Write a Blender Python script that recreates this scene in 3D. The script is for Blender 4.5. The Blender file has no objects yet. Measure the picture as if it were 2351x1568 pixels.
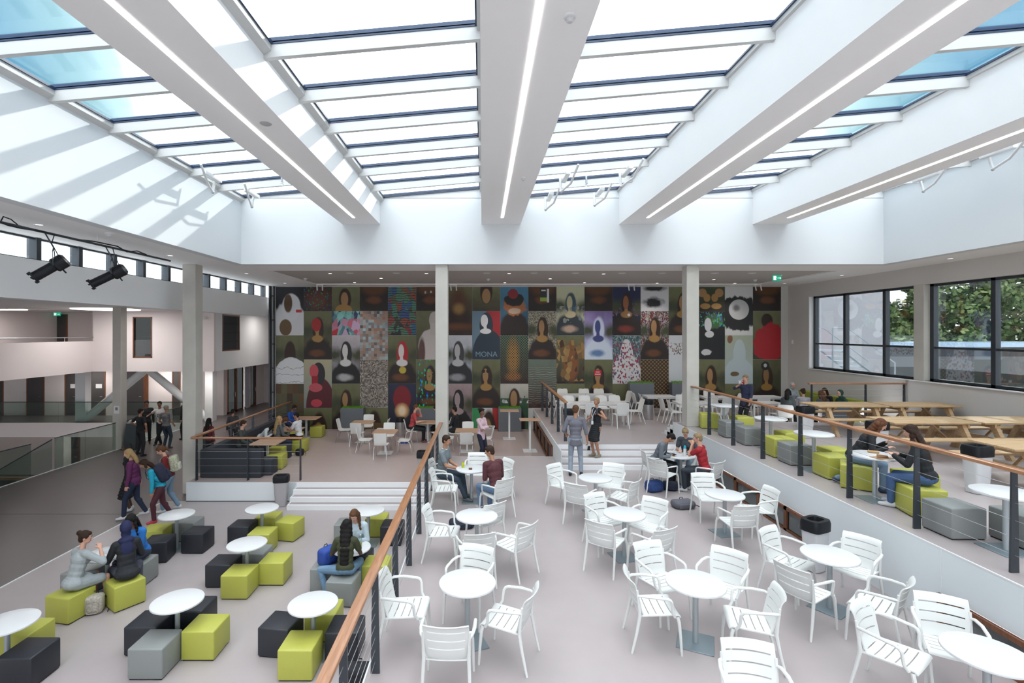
import bpy, bmesh, math, random
from mathutils import Vector, Matrix, Euler
from math import sin, cos, pi, radians, sqrt
random.seed(7)
SC = bpy.context.scene
COL = SC.collection
# ------------------------------------------------------------------ camera
F, EYE = 1150.0, 3.8           # focal length in pixels of a 2351-wide frame, eye height over the middle terrace
cam_d = bpy.data.cameras.new('camera'); cam = bpy.data.objects.new('camera', cam_d); COL.objects.link(cam)
cam.location = (0, 0, EYE); cam.rotation_euler = (radians(90), 0, 0)
cam_d.sensor_width = 36; cam_d.lens = F/2351*36
cam_d.shift_x = (1175.5-1107)/2351; cam_d.shift_y = -(784-762)/2351
cam_d.clip_end = 300
SC.camera = cam
# ------------------------------------------------------------------ view, world, sun
SC.view_settings.view_transform = 'Standard'; SC.view_settings.look = 'None'
SC.view_settings.gamma = 1; SC.view_settings.use_curve_mapping = False
SC.view_settings.exposure = 0.68
W = bpy.data.worlds.new('sky'); SC.world = W; W.use_nodes = True
nt = W.node_tree; nt.nodes.clear()
o_ = nt.nodes.new('ShaderNodeOutputWorld'); bg = nt.nodes.new('ShaderNodeBackground')
tc = nt.nodes.new('ShaderNodeTexCoord')
sx_ = nt.nodes.new('ShaderNodeSeparateXYZ'); nt.links.new(tc.outputs['Generated'], sx_.inputs[0])
ab_ = nt.nodes.new('ShaderNodeMath'); ab_.operation = 'ABSOLUTE'; nt.links.new(sx_.outputs[0], ab_.inputs[0])
ramp = nt.nodes.new('ShaderNodeValToRGB')      # broad bright haze overhead and ahead, clear blue low to both sides
e = ramp.color_ramp.elements
e[0].position = 0.47; e[0].color = (7.6, 7.6, 7.75, 1)
e[1].position = 1.0; e[1].color = (0.2, 0.45, 0.8, 1)
m_ = e.new(0.54); m_.color = (1.3, 1.7, 1.8, 1)
m_ = e.new(0.58); m_.color = (0.62, 1.05, 1.15, 1)
m_ = e.new(0.64); m_.color = (0.26, 0.66, 0.95, 1)
nt.links.new(ab_.outputs[0], ramp.inputs[0])
hz_ = nt.nodes.new('ShaderNodeMapRange'); hz_.inputs[1].default_value = .17; hz_.inputs[2].default_value = .30; nt.links.new(sx_.outputs[2], hz_.inputs[0])
mx_ = nt.nodes.new('ShaderNodeMix'); mx_.data_type = 'RGBA'; mx_.inputs[6].default_value = (4.0, 4.0, 4.1, 1)   # white haze along the horizon
nt.links.new(hz_.outputs[0], mx_.inputs[0]); nt.links.new(ramp.outputs[0], mx_.inputs[7]); nt.links.new(mx_.outputs[2], bg.inputs['Color'])
bg.inputs['Strength'].default_value = 0.5
nt.links.new(bg.outputs[0], o_.inputs[0])
sun_d = bpy.data.lights.new('sun', 'SUN'); sun = bpy.data.objects.new('sun', sun_d); COL.objects.link(sun)
SUN_DIR = Vector((-0.95, -1.39, -1.0))
sun.rotation_euler = SUN_DIR.to_track_quat('-Z', 'Y').to_euler()
sun_d.energy = 2.6; sun_d.angle = radians(1.2); sun_d.color = (1.0, 0.96, 0.90)
# ------------------------------------------------------------------ materials
_M = {}
def mat(name, col, rough=0.5, metal=0.0, var=0.06, nscale=6.0, bump=0.0, bscale=60.0, emit=None, estr=0, spec=0.5, trans=0, sss=0):
    if name in _M: return _M[name]
    m = bpy.data.materials.new(name); m.use_nodes = True; t = m.node_tree
    b = t.nodes['Principled BSDF']
    b.inputs['Roughness'].default_value = rough; b.inputs['Metallic'].default_value = metal
    b.inputs['Specular IOR Level'].default_value = spec
    c4 = (*col, 1)
    if var > 0:
        tcn = t.nodes.new('ShaderNodeTexCoord'); n = t.nodes.new('ShaderNodeTexNoise')
        n.inputs['Scale'].default_value = nscale; n.inputs['Detail'].default_value = 4
        mx = t.nodes.new('ShaderNodeMix'); mx.data_type = 'RGBA'
        mx.inputs[6].default_value = (*[max(0, c*(1-var)) for c in col], 1)
        mx.inputs[7].default_value = (*[min(1, c*(1+var)) for c in col], 1)
        t.links.new(tcn.outputs['Object'], n.inputs['Vector']); t.links.new(n.outputs[0], mx.inputs[0])
        t.links.new(mx.outputs[2], b.inputs['Base Color'])
        if bump > 0:
            n2 = t.nodes.new('ShaderNodeTexNoise'); n2.inputs['Scale'].default_value = bscale
            t.links.new(tcn.outputs['Object'], n2.inputs['Vector'])
            bp = t.nodes.new('ShaderNodeBump'); bp.inputs['Strength'].default_value = bump; bp.inputs['Distance'].default_value = 0.01
            t.links.new(n2.outputs[0], bp.inputs['Height']); t.links.new(bp.outputs[0], b.inputs['Normal'])
    else: b.inputs['Base Color'].default_value = c4
    if emit: b.inputs['Emission Color'].default_value = (*emit, 1); b.inputs['Emission Strength'].default_value = estr
    if trans: b.inputs['Transmission Weight'].default_value = trans
    if sss: b.inputs['Subsurface Weight'].default_value = sss; b.inputs['Subsurface Radius'].default_value = (.02,.008,.004)
    _M[name] = m; return m
def glass(name, tint, refl=0.12, grazing=0.6, rough=0.0):
    if name in _M: return _M[name]
    m = bpy.data.materials.new(name); m.use_nodes = True; t = m.node_tree; t.nodes.clear()
    o = t.nodes.new('ShaderNodeOutputMaterial'); tr = t.nodes.new('ShaderNodeBsdfTransparent'); gl = t.nodes.new('ShaderNodeBsdfGlossy')
    tr.inputs[0].default_value = (*tint, 1); gl.inputs['Roughness'].default_value = rough; gl.inputs[0].default_value = (.9,.95,1,1)
    lw = t.nodes.new('ShaderNodeLayerWeight'); lw.inputs[0].default_value = 0.3
    mp = t.nodes.new('ShaderNodeMapRange'); mp.inputs[3].default_value = refl; mp.inputs[4].default_value = grazing
    mx = t.nodes.new('ShaderNodeMixShader')
    t.links.new(lw.outputs['Fresnel'], mp.inputs[0]); t.links.new(mp.outputs[0], mx.inputs[0])
    t.links.new(tr.outputs[0], mx.inputs[1]); t.links.new(gl.outputs[0], mx.inputs[2]); t.links.new(mx.outputs[0], o.inputs[0])
    _M[name] = m; return m
def wood(name, c1, c2, scale=1.0, rough=0.45, axis='X', dist=3.0):
    if name in _M: return _M[name]
    m = bpy.data.materials.new(name); m.use_nodes = True; t = m.node_tree; b = t.nodes['Principled BSDF']
    b.inputs['Roughness'].default_value = rough
    tcn = t.nodes.new('ShaderNodeTexCoord'); mp = t.nodes.new('ShaderNodeMapping')
    s = {'X': (0.6, 9, 9), 'Y': (9, 0.6, 9), 'Z': (9, 9, .6)}[axis]
    mp.inputs['Scale'].default_value = [q*scale for q in s]
    n = t.nodes.new('ShaderNodeTexNoise'); n.inputs['Scale'].default_value = 4; n.inputs['Detail'].default_value = 6; n.inputs['Distortion'].default_value = dist*.3
    rp = t.nodes.new('ShaderNodeValToRGB'); rp.color_ramp.elements[0].color = (*c1, 1); rp.color_ramp.elements[1].color = (*c2, 1)
    rp.color_ramp.elements[0].position = .3; rp.color_ramp.elements[1].position = .7
    t.links.new(tcn.outputs['Object'], mp.inputs[0]); t.links.new(mp.outputs[0], n.inputs['Vector'])
    t.links.new(n.outputs[0], rp.inputs[0]); t.links.new(rp.outputs[0], b.inputs['Base Color'])
    _M[name] = m; return m
WALL = mat('white_plaster', (.80,.81,.82), .75, var=.015, nscale=1.5, bump=.03, bscale=90)
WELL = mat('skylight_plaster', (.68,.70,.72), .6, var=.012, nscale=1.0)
WARMWALL = mat('warm_plaster', (.80,.73,.72), .8, var=.02, nscale=1.5)
GREYWALL = mat('grey_plaster', (.58,.56,.54), .8, var=.02, nscale=1.5)
LOWWALL = mat('painted_balustrade_wall', (.76,.80,.82), .45, var=.01, nscale=1.5)
CEIL = mat('ceiling_plaster', (.86,.85,.85), .85, var=.01, nscale=1.0)
SOFFIT = mat('acoustic_ceiling', (.46,.43,.41), .9, var=.02, nscale=8)
BEAM = mat('beam_plaster', (.90,.89,.89), .7, var=.01)
FLOOR = mat('linoleum_floor', (.40,.35,.35), .33, var=.05, nscale=3.0, bump=.02, bscale=30)
FLOOR2 = mat('brown_linoleum_floor', (.42,.34,.32), .33, var=.05, nscale=3.0)
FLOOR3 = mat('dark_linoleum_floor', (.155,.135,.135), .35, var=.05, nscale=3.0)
STEPW = mat('white_step_nosing', (.85,.85,.86), .4, var=.01)
CONC = mat('raw_concrete', (.50,.48,.44), .85, var=.14, nscale=2.2, bump=.25, bscale=25)
DARKM = mat('anthracite_metal', (.045,.052,.062), .4, metal=.3, var=.05)
STEEL = mat('brushed_steel', (.55,.56,.58), .3, metal=.9, var=.04)
CABLE = mat('steel_cable', (.62,.62,.64), .35, metal=.8, var=.02)
RAILW = wood('oiled_oak_rail', (.28,.12,.055), (.44,.215,.11), 1.0, .3, 'Y')
RAILWX = wood('oiled_oak_rail_cross', (.28,.12,.055), (.44,.215,.11), 1.0, .3, 'X')
FRAMEW = wood('brown_wood_frame', (.13,.045,.02), (.22,.085,.04), 1.0, .45, 'Z')
PICNIC = wood('pale_pine', (.42,.27,.14), (.60,.42,.25), 1.0, .6, 'X')
OAKTOP = wood('light_oak_top', (.40,.25,.16), (.52,.35,.24), .8, .45, 'X')
WHITEP = mat('white_plastic', (.72,.72,.705), .38, var=.008)
WHITET = mat('white_laminate', (.69,.69,.70), .28, var=.006)
WHITEM = mat('white_lacquered_metal', (.72,.72,.72), .35, var=.008)
ALU = mat('grey_lacquered_metal', (.42,.46,.48), .35, metal=.5, var=.03)
BASEM = mat('blue_grey_steel_plate', (.24,.29,.32), .4, metal=.4, var=.05)
LIME = mat('lime_leatherette', (.43,.43,.075), .42, var=.04, nscale=3, bump=.12, bscale=120)
GREYL = mat('grey_leatherette', (.24,.25,.245), .42, var=.04, nscale=3, bump=.12, bscale=120)
DARKL = mat('charcoal_leatherette', (.019,.021,.028), .45, var=.05, nscale=3, bump=.12, bscale=120)
BLACKP = mat('black_plastic', (.008,.009,.012), .45, var=.05, spec=.3)
SKYFR = mat('skylight_frame_lacquer', (.56,.56,.555), .45, var=.008)
SKYGL = glass('skylight_glass', (.93,.97,.98), .03, .25)
WINGL = glass('window_glass', (.85,.88,.88), .09, .5)
RAILGL = glass('balustrade_glass', (.74,.80,.77), .02, .15)
DOORGL = glass('dark_door_glass', (.16,.17,.17), .10, .5)
GASKET = mat('black_gasket', (.02,.04,.09), .4, var=0.02)
CHROME = mat('chrome_tube', (.6,.6,.62), .2, metal=1, var=.01)
LAMP = mat('lamp_diffuser', (.9,.9,.9), .5, var=0, emit=(1,.97,.95), estr=1.6)
WARML = mat('warm_downlight', (.9,.85,.8), .5, var=0, emit=(1,.82,.66), estr=4)
PLANTER = mat('slate_planter', (.14,.155,.175), .6, var=.05)
GREEN = mat('green_moss', (.09,.24,.02), .8, var=.5, nscale=40, bump=.6, bscale=70)
# ------------------------------------------------------------------ mesh helpers
class MB:
    """collects shapes and links them as one mesh object"""
    def __init__(s): s.v = []; s.f = []; s.sm = []
    def add(s, vs, fs, smooth=False):
        n = len(s.v); s.v += [tuple(q) for q in vs]; s.f += [[i+n for i in q] for q in fs]; s.sm += [smooth]*len(fs); return s
    def box(s, x0, x1, y0, y1, z0, z1, M=None):
        vs = [Vector((x, y, z)) for z in (z0, z1) for y in (y0, y1) for x in (x0, x1)]
        if M is not None: vs = [M @ q for q in vs]
        return s.add(vs, [[0,2,3,1],[4,5,7,6],[0,1,5,4],[2,6,7,3],[0,4,6,2],[1,3,7,5]])
    def hexa(s, vs): return s.add(vs, [[0,2,3,1],[4,5,7,6],[0,1,5,4],[2,6,7,3],[0,4,6,2],[1,3,7,5]])
    def rbox(s, x0, x1, y0, y1, z0, z1, r=.02, seg=3, M=None, bulge=0):
        b = bmesh.new(); bmesh.ops.create_cube(b, size=1)
        for v in b.verts: v.co = Vector((x0+(v.co.x+.5)*(x1-x0), y0+(v.co.y+.5)*(y1-y0), z0+(v.co.z+.5)*(z1-z0)))
        bmesh.ops.bevel(b, geom=b.edges[:], offset=r, segments=seg, profile=.5, affect='EDGES')
        b.verts.index_update()
        vs = [(M @ v.co) if M is not None else v.co.copy() for v in b.verts]
        fs = [[v.index for v in f.verts] for f in b.faces]; b.free()
        return s.add(vs, fs, True)
    def tube(s, pts, r, n=8, cap=True, flat=1.0):
        pts = [Vector(p) for p in pts]; rs = r if isinstance(r, (list, tuple)) else [r]*len(pts)
        vs = []; fs = []; prev = None
        for i, p in enumerate(pts):
            t = (pts[min(i+1, len(pts)-1)] - pts[max(i-1, 0)]).normalized()
            if prev is None:
                a = Vector((0,0,1)) if abs(t.z) < .9 else Vector((1,0,0)); u = t.cross(a).normalized()
            else: u = (prev - t*prev.dot(t)).normalized()
            w = t.cross(u); prev = u
            for k in range(n):
                a = 2*pi*k/n; vs.append(p + u*cos(a)*rs[i] + w*sin(a)*rs[i]*flat)
        for i in range(len(pts)-1):
            for k in range(n): fs.append([i*n+k, i*n+(k+1)%n, (i+1)*n+(k+1)%n, (i+1)*n+k])
        if cap: fs.append(list(range(n))[::-1]); fs.append([(len(pts)-1)*n+k for k in range(n)])
        return s.add(vs, fs, True)
    def cyl(s, x, y, z0, z1, r, r1=None, n=24): return s.lathe([(0,z0),(r,z0),(r if r1 is None else r1,z1),(0,z1)], n, x, y)
    def lathe(s, prof, n=32, x=0, y=0, sx=1, sy=1, smooth=True):
        vs = []; fs = []
        for (r, z) in prof:
            for k in range(n): a = 2*pi*k/n; vs.append((x+cos(a)*r*sx, y+sin(a)*r*sy, z))
        for i in range(len(prof)-1):
            for k in range(n): fs.append([i*n+k, i*n+(k+1)%n, (i+1)*n+(k+1)%n, (i+1)*n+k])
        return s.add(vs, fs, smooth)
    def ell(s, c, r, R=None, n=12, m=8):
        c = Vector(c); vs = []; fs = []
        for j in range(m+1):
            t = pi*j/m
            for k in range(n):
                a = 2*pi*k/n; q = Vector((sin(t)*cos(a)*r[0], sin(t)*sin(a)*r[1], cos(t)*r[2]))
                if R is not None: q = R @ q
                vs.append(c+q)
        for j in range(m):
            for k in range(n): fs.append([j*n+k, (j+1)*n+k, (j+1)*n+(k+1)%n, j*n+(k+1)%n])
        return s.add(vs, fs, True)
    def cap(s, p0, p1, r0, r1=None, n=10):
        """round-ended tapered limb"""
        p0 = Vector(p0); p1 = Vector(p1); r1 = r0 if r1 is None else r1
        t = (p1-p0); L = t.length; t = t/L if L > 1e-6 else Vector((0,0,1))
        pts = []; rs = []
        for a in (-90, -60, -30, 0): pts.append(p0 + t*sin(radians(a))*r0); rs.append(max(1e-4, cos(radians(a))*r0))
        for a in (0, 30, 60, 90): pts.append(p1 + t*sin(radians(a))*r1); rs.append(max(1e-4, cos(radians(a))*r1))
        a = Vector((0,0,1)) if abs(t.z) < .9 else Vector((1,0,0)); u = t.cross(a).normalized(); w = t.cross(u)
        vs = []; fs = []
        for p, r in zip(pts, rs):
            for k in range(n): vs.append(p + (u*cos(2*pi*k/n) + w*sin(2*pi*k/n))*r)
        for i in range(len(pts)-1):
            for k in range(n): fs.append([i*n+k, i*n+(k+1)%n, (i+1)*n+(k+1)%n, (i+1)*n+k])
        fs.append(list(range(n))[::-1]); fs.append([(len(pts)-1)*n+k for k in range(n)])
        return s.add(vs, fs, True)
    def build(s, name, m, parent=None, loc=None, rotz=0):
        me = bpy.data.meshes.new(name); me.from_pydata(s.v, [], s.f)
        me.polygons.foreach_set('use_smooth', s.sm)
        b = bmesh.new(); b.from_mesh(me); bmesh.ops.remove_doubles(b, verts=b.verts[:], dist=1e-5)
        bmesh.ops.recalc_face_normals(b, faces=b.faces[:])
        for e in b.edges:
            if len(e.link_faces) == 2 and e.calc_face_angle(0) > radians(40): e.smooth = False
        b.to_mesh(me); b.free(); me.update()
        me.materials.append(m)
        o = bpy.data.objects.new(name, me); COL.objects.link(o)
        if parent: o.parent = parent
        if loc: o.location = loc; o.rotation_euler.z = rotz
        return o
def thing(name, label, cat, loc=(0,0,0), rotz=0, group=None):
    o = bpy.data.objects.new(name, None); COL.objects.link(o); o.location = loc; o.rotation_euler.z = rotz
    o.empty_display_size = .1; _chk(label) if label != 'x' else 0; o['label'] = label; o['category'] = cat
    if group: o['group'] = group
    return o
import re as _re
def _chk(l):
    n_ = len(_re.findall(r"[A-Za-z0-9]+(?:['’][A-Za-z]+)?", l)); print('LABEL', n_, l) if not 4 <= n_ <= 16 else None
def tag(o, label, cat, group=None, kind=None):
    _chk(label); o['label'] = label; o['category'] = cat
    if group: o['group'] = group
    if kind: o['kind'] = kind
    return o
def struct(name, mb, m, parent=None):
    o = mb.build(name, m, parent)
    if parent is None: o['kind'] = 'structure'
    return o
def dup(root, loc, rotz=0, label=None, group=None, mats=None):
    r = root.copy(); COL.objects.link(r); r.location = loc; r.rotation_euler = (0, 0, rotz)
    if label: _chk(label); r['label'] = label
    if group: r['group'] = group
    def rec(src, par):
        for ch in src.children:
            c = ch.copy(); COL.objects.link(c); c.parent = par; rec(ch, c)
    rec(root, r); return r
def at(px, py, z): # where the line of sight through a pixel of the photograph meets the level z
    Y = (EYE-z)*F/(py-762); return ((px-1107)*Y/F, Y)
# floor levels
ZB, ZC, ZA, ZD, ZE = -.85, -.33, 0.0, .52, 1.04
CE = 5.74
ZU, ZV, XP, XW = 1.94, 4.78, -18.24, -12.58     # gallery block: slab underside, soffit, parapet and white wall planes
# ------------------------------------------------------------------ floors
struct('floor_middle_terrace', MB().box(-1.28, 5.86, -7, 15.26, -.12, ZA), FLOOR)
struct('floor_lounge', MB().box(-8.75, -1.3, -7, 13.78, ZB-.12, ZB), FLOOR)
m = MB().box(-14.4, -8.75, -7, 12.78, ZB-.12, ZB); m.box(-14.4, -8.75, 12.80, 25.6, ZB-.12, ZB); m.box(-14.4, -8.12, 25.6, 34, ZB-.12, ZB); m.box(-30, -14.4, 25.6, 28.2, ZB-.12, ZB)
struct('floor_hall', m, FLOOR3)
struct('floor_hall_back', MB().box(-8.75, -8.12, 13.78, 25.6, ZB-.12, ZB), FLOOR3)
m = MB().box(-8.12, -1.3, 13.78, 21.4, ZC-.12, ZC); m.box(-1.3, 2.19, 15.28, 21.4, ZC-.12, ZC)
struct('floor_cafe', m, FLOOR2)
m = MB().box(2.19, 5.86, 14.62, 21.4, ZD-.12, ZD); m.box(5.86, 13.3, 16.1, 21.4, ZD-.12, ZD)
struct('floor_upper_terrace', m, FLOOR)
struct('floor_top_terrace', MB().box(5.88, 13.3, -7, 15.3, ZE-.12, ZE), FLOOR)
m = MB().box(-1.3, -1.28, -7, 13.78, ZB, ZA); m.box(-1.3, -1.28, 13.78, 15.28, ZC-.1, ZA); m.box(-1.28, 2.17, 15.26, 15.28, ZC, ZA)
struct('wall_terrace_edge', m, LOWWALL)
struct('trim_1', MB().box(-8.77, -8.73, -7, 13.78, ZB, ZB+.006), STEPW)
# wall between lounge and cafe + four steps
def steps(name, x0, x1, ytop, z1, z0, n, tread, dir=-1):
    """white-nosed steps falling from z1 at ytop towards dir*Y"""
    h = (z1-z0)/n; w = MB(); g = MB()
    for i in range(n):
        zt = z1 - h*i; y = ytop + dir*tread*i; ya, yb = sorted((y, y+dir*tread*1.0))
        yy0, yy1 = sorted((y - dir*.02, y + dir*tread*(0 if i == 0 else 0)))
        # riser block
        a, b_ = sorted((y, y - dir*tread))
        w.box(x0, x1, a, b_, zt-h, zt-.002)
        # linoleum tread inlay behind the nosing
        if i > 0:
            q0, q1 = sorted((y - dir*.07, y - dir*tread)); g.box(x0+.03, x1-.03, q0, q1, zt-.001, zt+.002)
    o = struct(name, w, STEPW); t = g.build('tread_inlay', mat('tread_linoleum', (.33,.28,.28), .4, var=.04), o)
    return o
m = MB().box(-8.12, -5.14, 13.74, 13.775, ZB, ZC); m.hexa([(-5.16,13.74,ZB),(-5.10,13.1,ZB),(-5.16,13.77,ZB),(-5.08,13.77,ZB),(-5.16,13.74,ZC),(-5.08,13.70,ZC),(-5.16,13.77,ZC),(-5.08,13.77,ZC)])
struct('wall_lounge_step', m, LOWWALL)
struct('baseboard_lounge', MB().box(-8.12, -5.3, 13.725, 13.74, ZB, ZB+.02), DARKM)
steps('trim_2', -5.10, -1.31, 13.72, ZC, ZB, 4, .22)
steps('trim_3', 2.195, 5.85, 14.58, ZD, ZA, 4, .27)
steps('trim_4', 5.92, 9.9, 15.36, ZE, ZD, 4, .24, 1)
# wall below the upper terrace (left side) with low timber windows
struct('wall_upper_terrace_side', MB().box(2.17, 2.19, 13.75, 21.3, ZC, ZD), LOWWALL)
def low_window(n, side, x, y0, y1, z0, z1, posts):
    """row of low timber-framed panes set in a wall that runs along Y; side = direction it faces"""
    f = MB(); a = x; b_ = x + side*.05; xa, xb = sorted((a, b_))
    f.box(xa, xb, y0, y1, z1-.06, z1); f.box(xa, xb, y0, y1, z0, z0+.04)
    for p in posts: f.box(xa, xb, p-.045, p+.045, z0, z1)
    o = struct('window_%d' % n, f, FRAMEW)
    g = MB().box(*sorted((x+side*.01, x+side*.02)), y0, y1, z0, z1); g.build('pane', DOORGL, o)
    return o
low_window(1, -1, 2.17, 15.4, 20.8, ZC+.02, ZC+.62, [15.45, 16.5, 17.5, 18.6, 19.7, 20.75])
low_window(2, -1, 5.85, 8.6, 12.5, .0, .45, [8.65, 9.6, 10.55, 11.5, 12.45])
low_window(3, -1, 5.85, -3, 6.4, .0, .47, [6.35, 4.4, 2.4, .4])
m = MB().box(5.86, 5.88, 8.6, 12.5, .45, ZE); m.box(5.86, 5.88, 12.5, 15.4, -.1, ZE); m.box(5.86, 5.88, 6.4, 8.6, -.1, ZE); m.box(5.86, 5.88, -7, 6.4, .47, ZE)
# zig-zag end above the steps down to the upper terrace
for i in range(4): m.box(5.86, 5.88, 15.4-.02, 15.4+.24*(i+1)-.02, ZD-.1, ZE-.13*(i+1)+.005)
struct('wall_top_terrace_side', m, LOWWALL)
struct('trim_5', MB().box(5.855, 5.87, -7, 15.4, ZE-.012, ZE+.004), STEPW)
struct('trim_6', MB().box(5.853, 5.858, 6.385, 6.395, .47, ZE-.01), STEPW)
struct('wall_back_of_low_windows', MB().box(6.5, 6.6, -7, 13, -.1, .9), WARMWALL)
# ------------------------------------------------------------------ main walls
YW = 21.3; XR = 13.0; XL = -9.1
struct('wall_mural', MB().box(-8.95, XR+.3, YW, YW+.25, ZC-1, 6.2), GREYWALL)
ZS, ZT = 2.36, 5.20        # window sill, head
m = MB().box(XR, XR+.35, -7, YW, -.2, ZS); m.box(XR, XR+.35, -7, YW, ZT, 6.2); m.box(XR, XR+.35, 19.95, YW, ZS, ZT)
m.box(XR, XR+.35, -7, 1.5, ZS, ZT)
struct('wall_right', m, GREYWALL)
struct('wall_right_reveal', MB().box(XR-.004, XR+.33, 19.90, 19.95, ZS, ZT), STEPW)
struct('trim_7', MB().box(XR-.05, XR+.3, 1.5, 19.9, ZS-.03, ZS), STEPW)
def frame_window(n, y0, y1, mulls, trans=3.34):
    f = MB(); x0, x1 = XR+.16, XR+.30
    f.box(x0, x1, y0, y1, ZS, ZS+.07); f.box(x0, x1, y0, y1, ZT-.07, ZT); f.box(x0+.02, x1-.02, y0, y1, trans-.03, trans+.03)
    for q in mulls: f.box(x0, x1, q-.06, q+.06, ZS, ZT)
    o = struct('window_%d' % n, f, DARKM)
    g = MB(); g.box(x0+.06, x0+.07, y0, y1, ZS+.03, ZT-.03); g.build('pane', WINGL, o); return o
frame_window(4, 15.08, 19.9, [15.14, 16.4, 18.2, 19.84])
frame_window(5, 1.5, 14.72, [14.66, 12.9, 11.1, 9.3, 7.5, 5.7, 3.9, 1.56])
# ceilings and the skylight well
X0, X1, YE, YN = -6.9, 11.5, 14.35, -6.0
m = MB(); m.box(-9.3, X0-.25, -7, YE+.25, CE, CE+.3); m.box(X1+.25, XR+.3, -7, YE+.25, CE, CE+.3); m.box(-9.3, XR+.3, YE+.25, 15.9, CE, CE+.3)
m.box(-9.3, -6.8, 15.9, YW, CE, CE+.3); m.box(11.3, XR+.3, 15.9, YW, CE, CE+.3); m.box(-6.8, 11.3, 20.55, YW, CE, CE+.3); m.box(X0-.25, X1+.25, -7, YN-.25, CE, CE+.3)
struct('ceiling', m, CEIL)
m = MB().box(-6.8, 11.3, 15.9, 20.55, CE+.04, CE+.3); struct('ceiling_acoustic_panel', m, SOFFIT)
ZG0, SL = 7.66, .088      # glass height at the low side of each bay and its slope
beams = [(-4.0,-2.92), (-.02,1.10), (3.92,5.0), (7.75,8.75)]
bays = [(X0,-4.0), (-2.92,-.02), (1.10,3.92), (5.0,7.75), (8.75,X1)]
def gz(b, x): return ZG0 + SL*(x-b[0])
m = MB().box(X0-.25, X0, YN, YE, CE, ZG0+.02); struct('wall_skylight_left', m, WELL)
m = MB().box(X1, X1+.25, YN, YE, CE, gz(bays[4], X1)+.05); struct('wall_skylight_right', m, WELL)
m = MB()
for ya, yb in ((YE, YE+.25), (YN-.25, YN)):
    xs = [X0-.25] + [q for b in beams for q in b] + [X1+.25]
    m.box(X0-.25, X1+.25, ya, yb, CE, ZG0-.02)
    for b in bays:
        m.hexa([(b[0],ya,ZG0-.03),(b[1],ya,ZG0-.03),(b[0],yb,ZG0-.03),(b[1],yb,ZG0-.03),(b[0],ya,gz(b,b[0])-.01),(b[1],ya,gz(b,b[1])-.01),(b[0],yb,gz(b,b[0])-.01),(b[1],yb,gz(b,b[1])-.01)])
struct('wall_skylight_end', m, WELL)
ZBM = 6.88
for i, (a, b) in enumerate(beams):
    m = MB(); zt = gz(bays[i], a)
    m.hexa([(a,YN,ZBM),(b,YN,ZBM),(a,YE,ZBM),(b,YE,ZBM),(a,YN,zt),(b,YN,ZG0),(a,YE,zt),(b,YE,ZG0)])
    o = m.build('ceiling_beam', BEAM)
    o['kind'] = 'structure'
    c = (a+b)/2
    l = MB().box(c-.035, c+.035, YN+.3, 13.5, ZBM-.012, ZBM+.002).build('linear_ceiling_light', LAMP)
    tag(l, ['slim white light strip along the beam left of the middle one','slim white light strip along the middle beam','slim white light strip along the beam right of the middle one','slim white light strip along the beam farthest right'][i], 'ceiling light', 'light strips under the beams')
ys = [YE - 1.27*k for k in range(0, 17)]
for i, b in enumerate(bays):
    fr = MB(); ga = MB(); gl = MB()
    def bar(y, wd, hh, mb, dz=0, x0=None, x1=None):
        a = b[0] if x0 is None else x0; c = b[1] if x1 is None else x1
        mb.hexa([(a,y-wd,gz(b,a)-hh+dz),(c,y-wd,gz(b,c)-hh+dz),(a,y+wd,gz(b,a)-hh+dz),(c,y+wd,gz(b,c)-hh+dz),(a,y-wd,gz(b,a)+dz),(c,y-wd,gz(b,c)+dz),(a,y+wd,gz(b,a)+dz),(c,y+wd,gz(b,c)+dz)])
    for y in ys:
        if y < YN: break
        if y < YE-.1: bar(y, .04, .17, fr, -.03)
        bar(y-.015, .035, .022, ga, -.006)
        bar(y, .05, .05, ga, .06)
    # side frames along the bay
    fr.hexa([(b[0],YN,gz(b,b[0])-.16),(b[0]+.1,YN,gz(b,b[0])-.10),(b[0],YE,gz(b,b[0])-.16),(b[0]+.1,YE,gz(b,b[0])-.10),(b[0],YN,gz(b,b[0])-.02),(b[0]+.1,YN,gz(b,b[0])-.02),(b[0],YE,gz(b,b[0])-.02),(b[0]+.1,YE,gz(b,b[0])-.02)])
    fr.box(b[1]-.05, b[1], YN, YE, gz(b,b[1])-.09, gz(b,b[1])-.02)
    ga.box(b[0]+.1, b[0]+.125, YN, YE, gz(b,b[0])-.02, gz(b,b[0])+.02); ga.box(b[1]-.075, b[1]-.05, YN, YE, gz(b,b[1])-.03, gz(b,b[1])+.0)
    a, c = b
    gl.hexa([(a,YN,gz(b,a)+.01),(c,YN,gz(b,c)+.01),(a,YE,gz(b,a)+.01),(c,YE,gz(b,c)+.01),(a,YN,gz(b,a)+.02),(c,YN,gz(b,c)+.02),(a,YE,gz(b,a)+.02),(c,YE,gz(b,c)+.02)])
    o = struct('window_%d' % (6+i), fr, SKYFR); ga.build('gasket', GASKET, o); gl.build('pane', SKYGL, o)
# rear end of the hall behind the camera
m = MB().box(-15, XR+.3, -7.2, -7, -1, 2.2); m.box(-15, XR+.3, -7.2, -7, 5.2, 6.2); m.box(-15, -9, -7.2, -7, -1, 6.2)
struct('wall_rear', m, WALL)
f = MB()
for x in (-9, -5.4, -1.8, 1.8, 5.4, 9, 13): f.box(x-.05, x+.05, -7.15, -7.05, 2.2, 5.2)
o = struct('window_11', f, DARKM); MB().box(-9, 13, -7.11, -7.1, 2.2, 5.2).build('pane', SKYGL, o)  # unseen glazing added to send daylight onto the walls facing the camera
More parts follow.
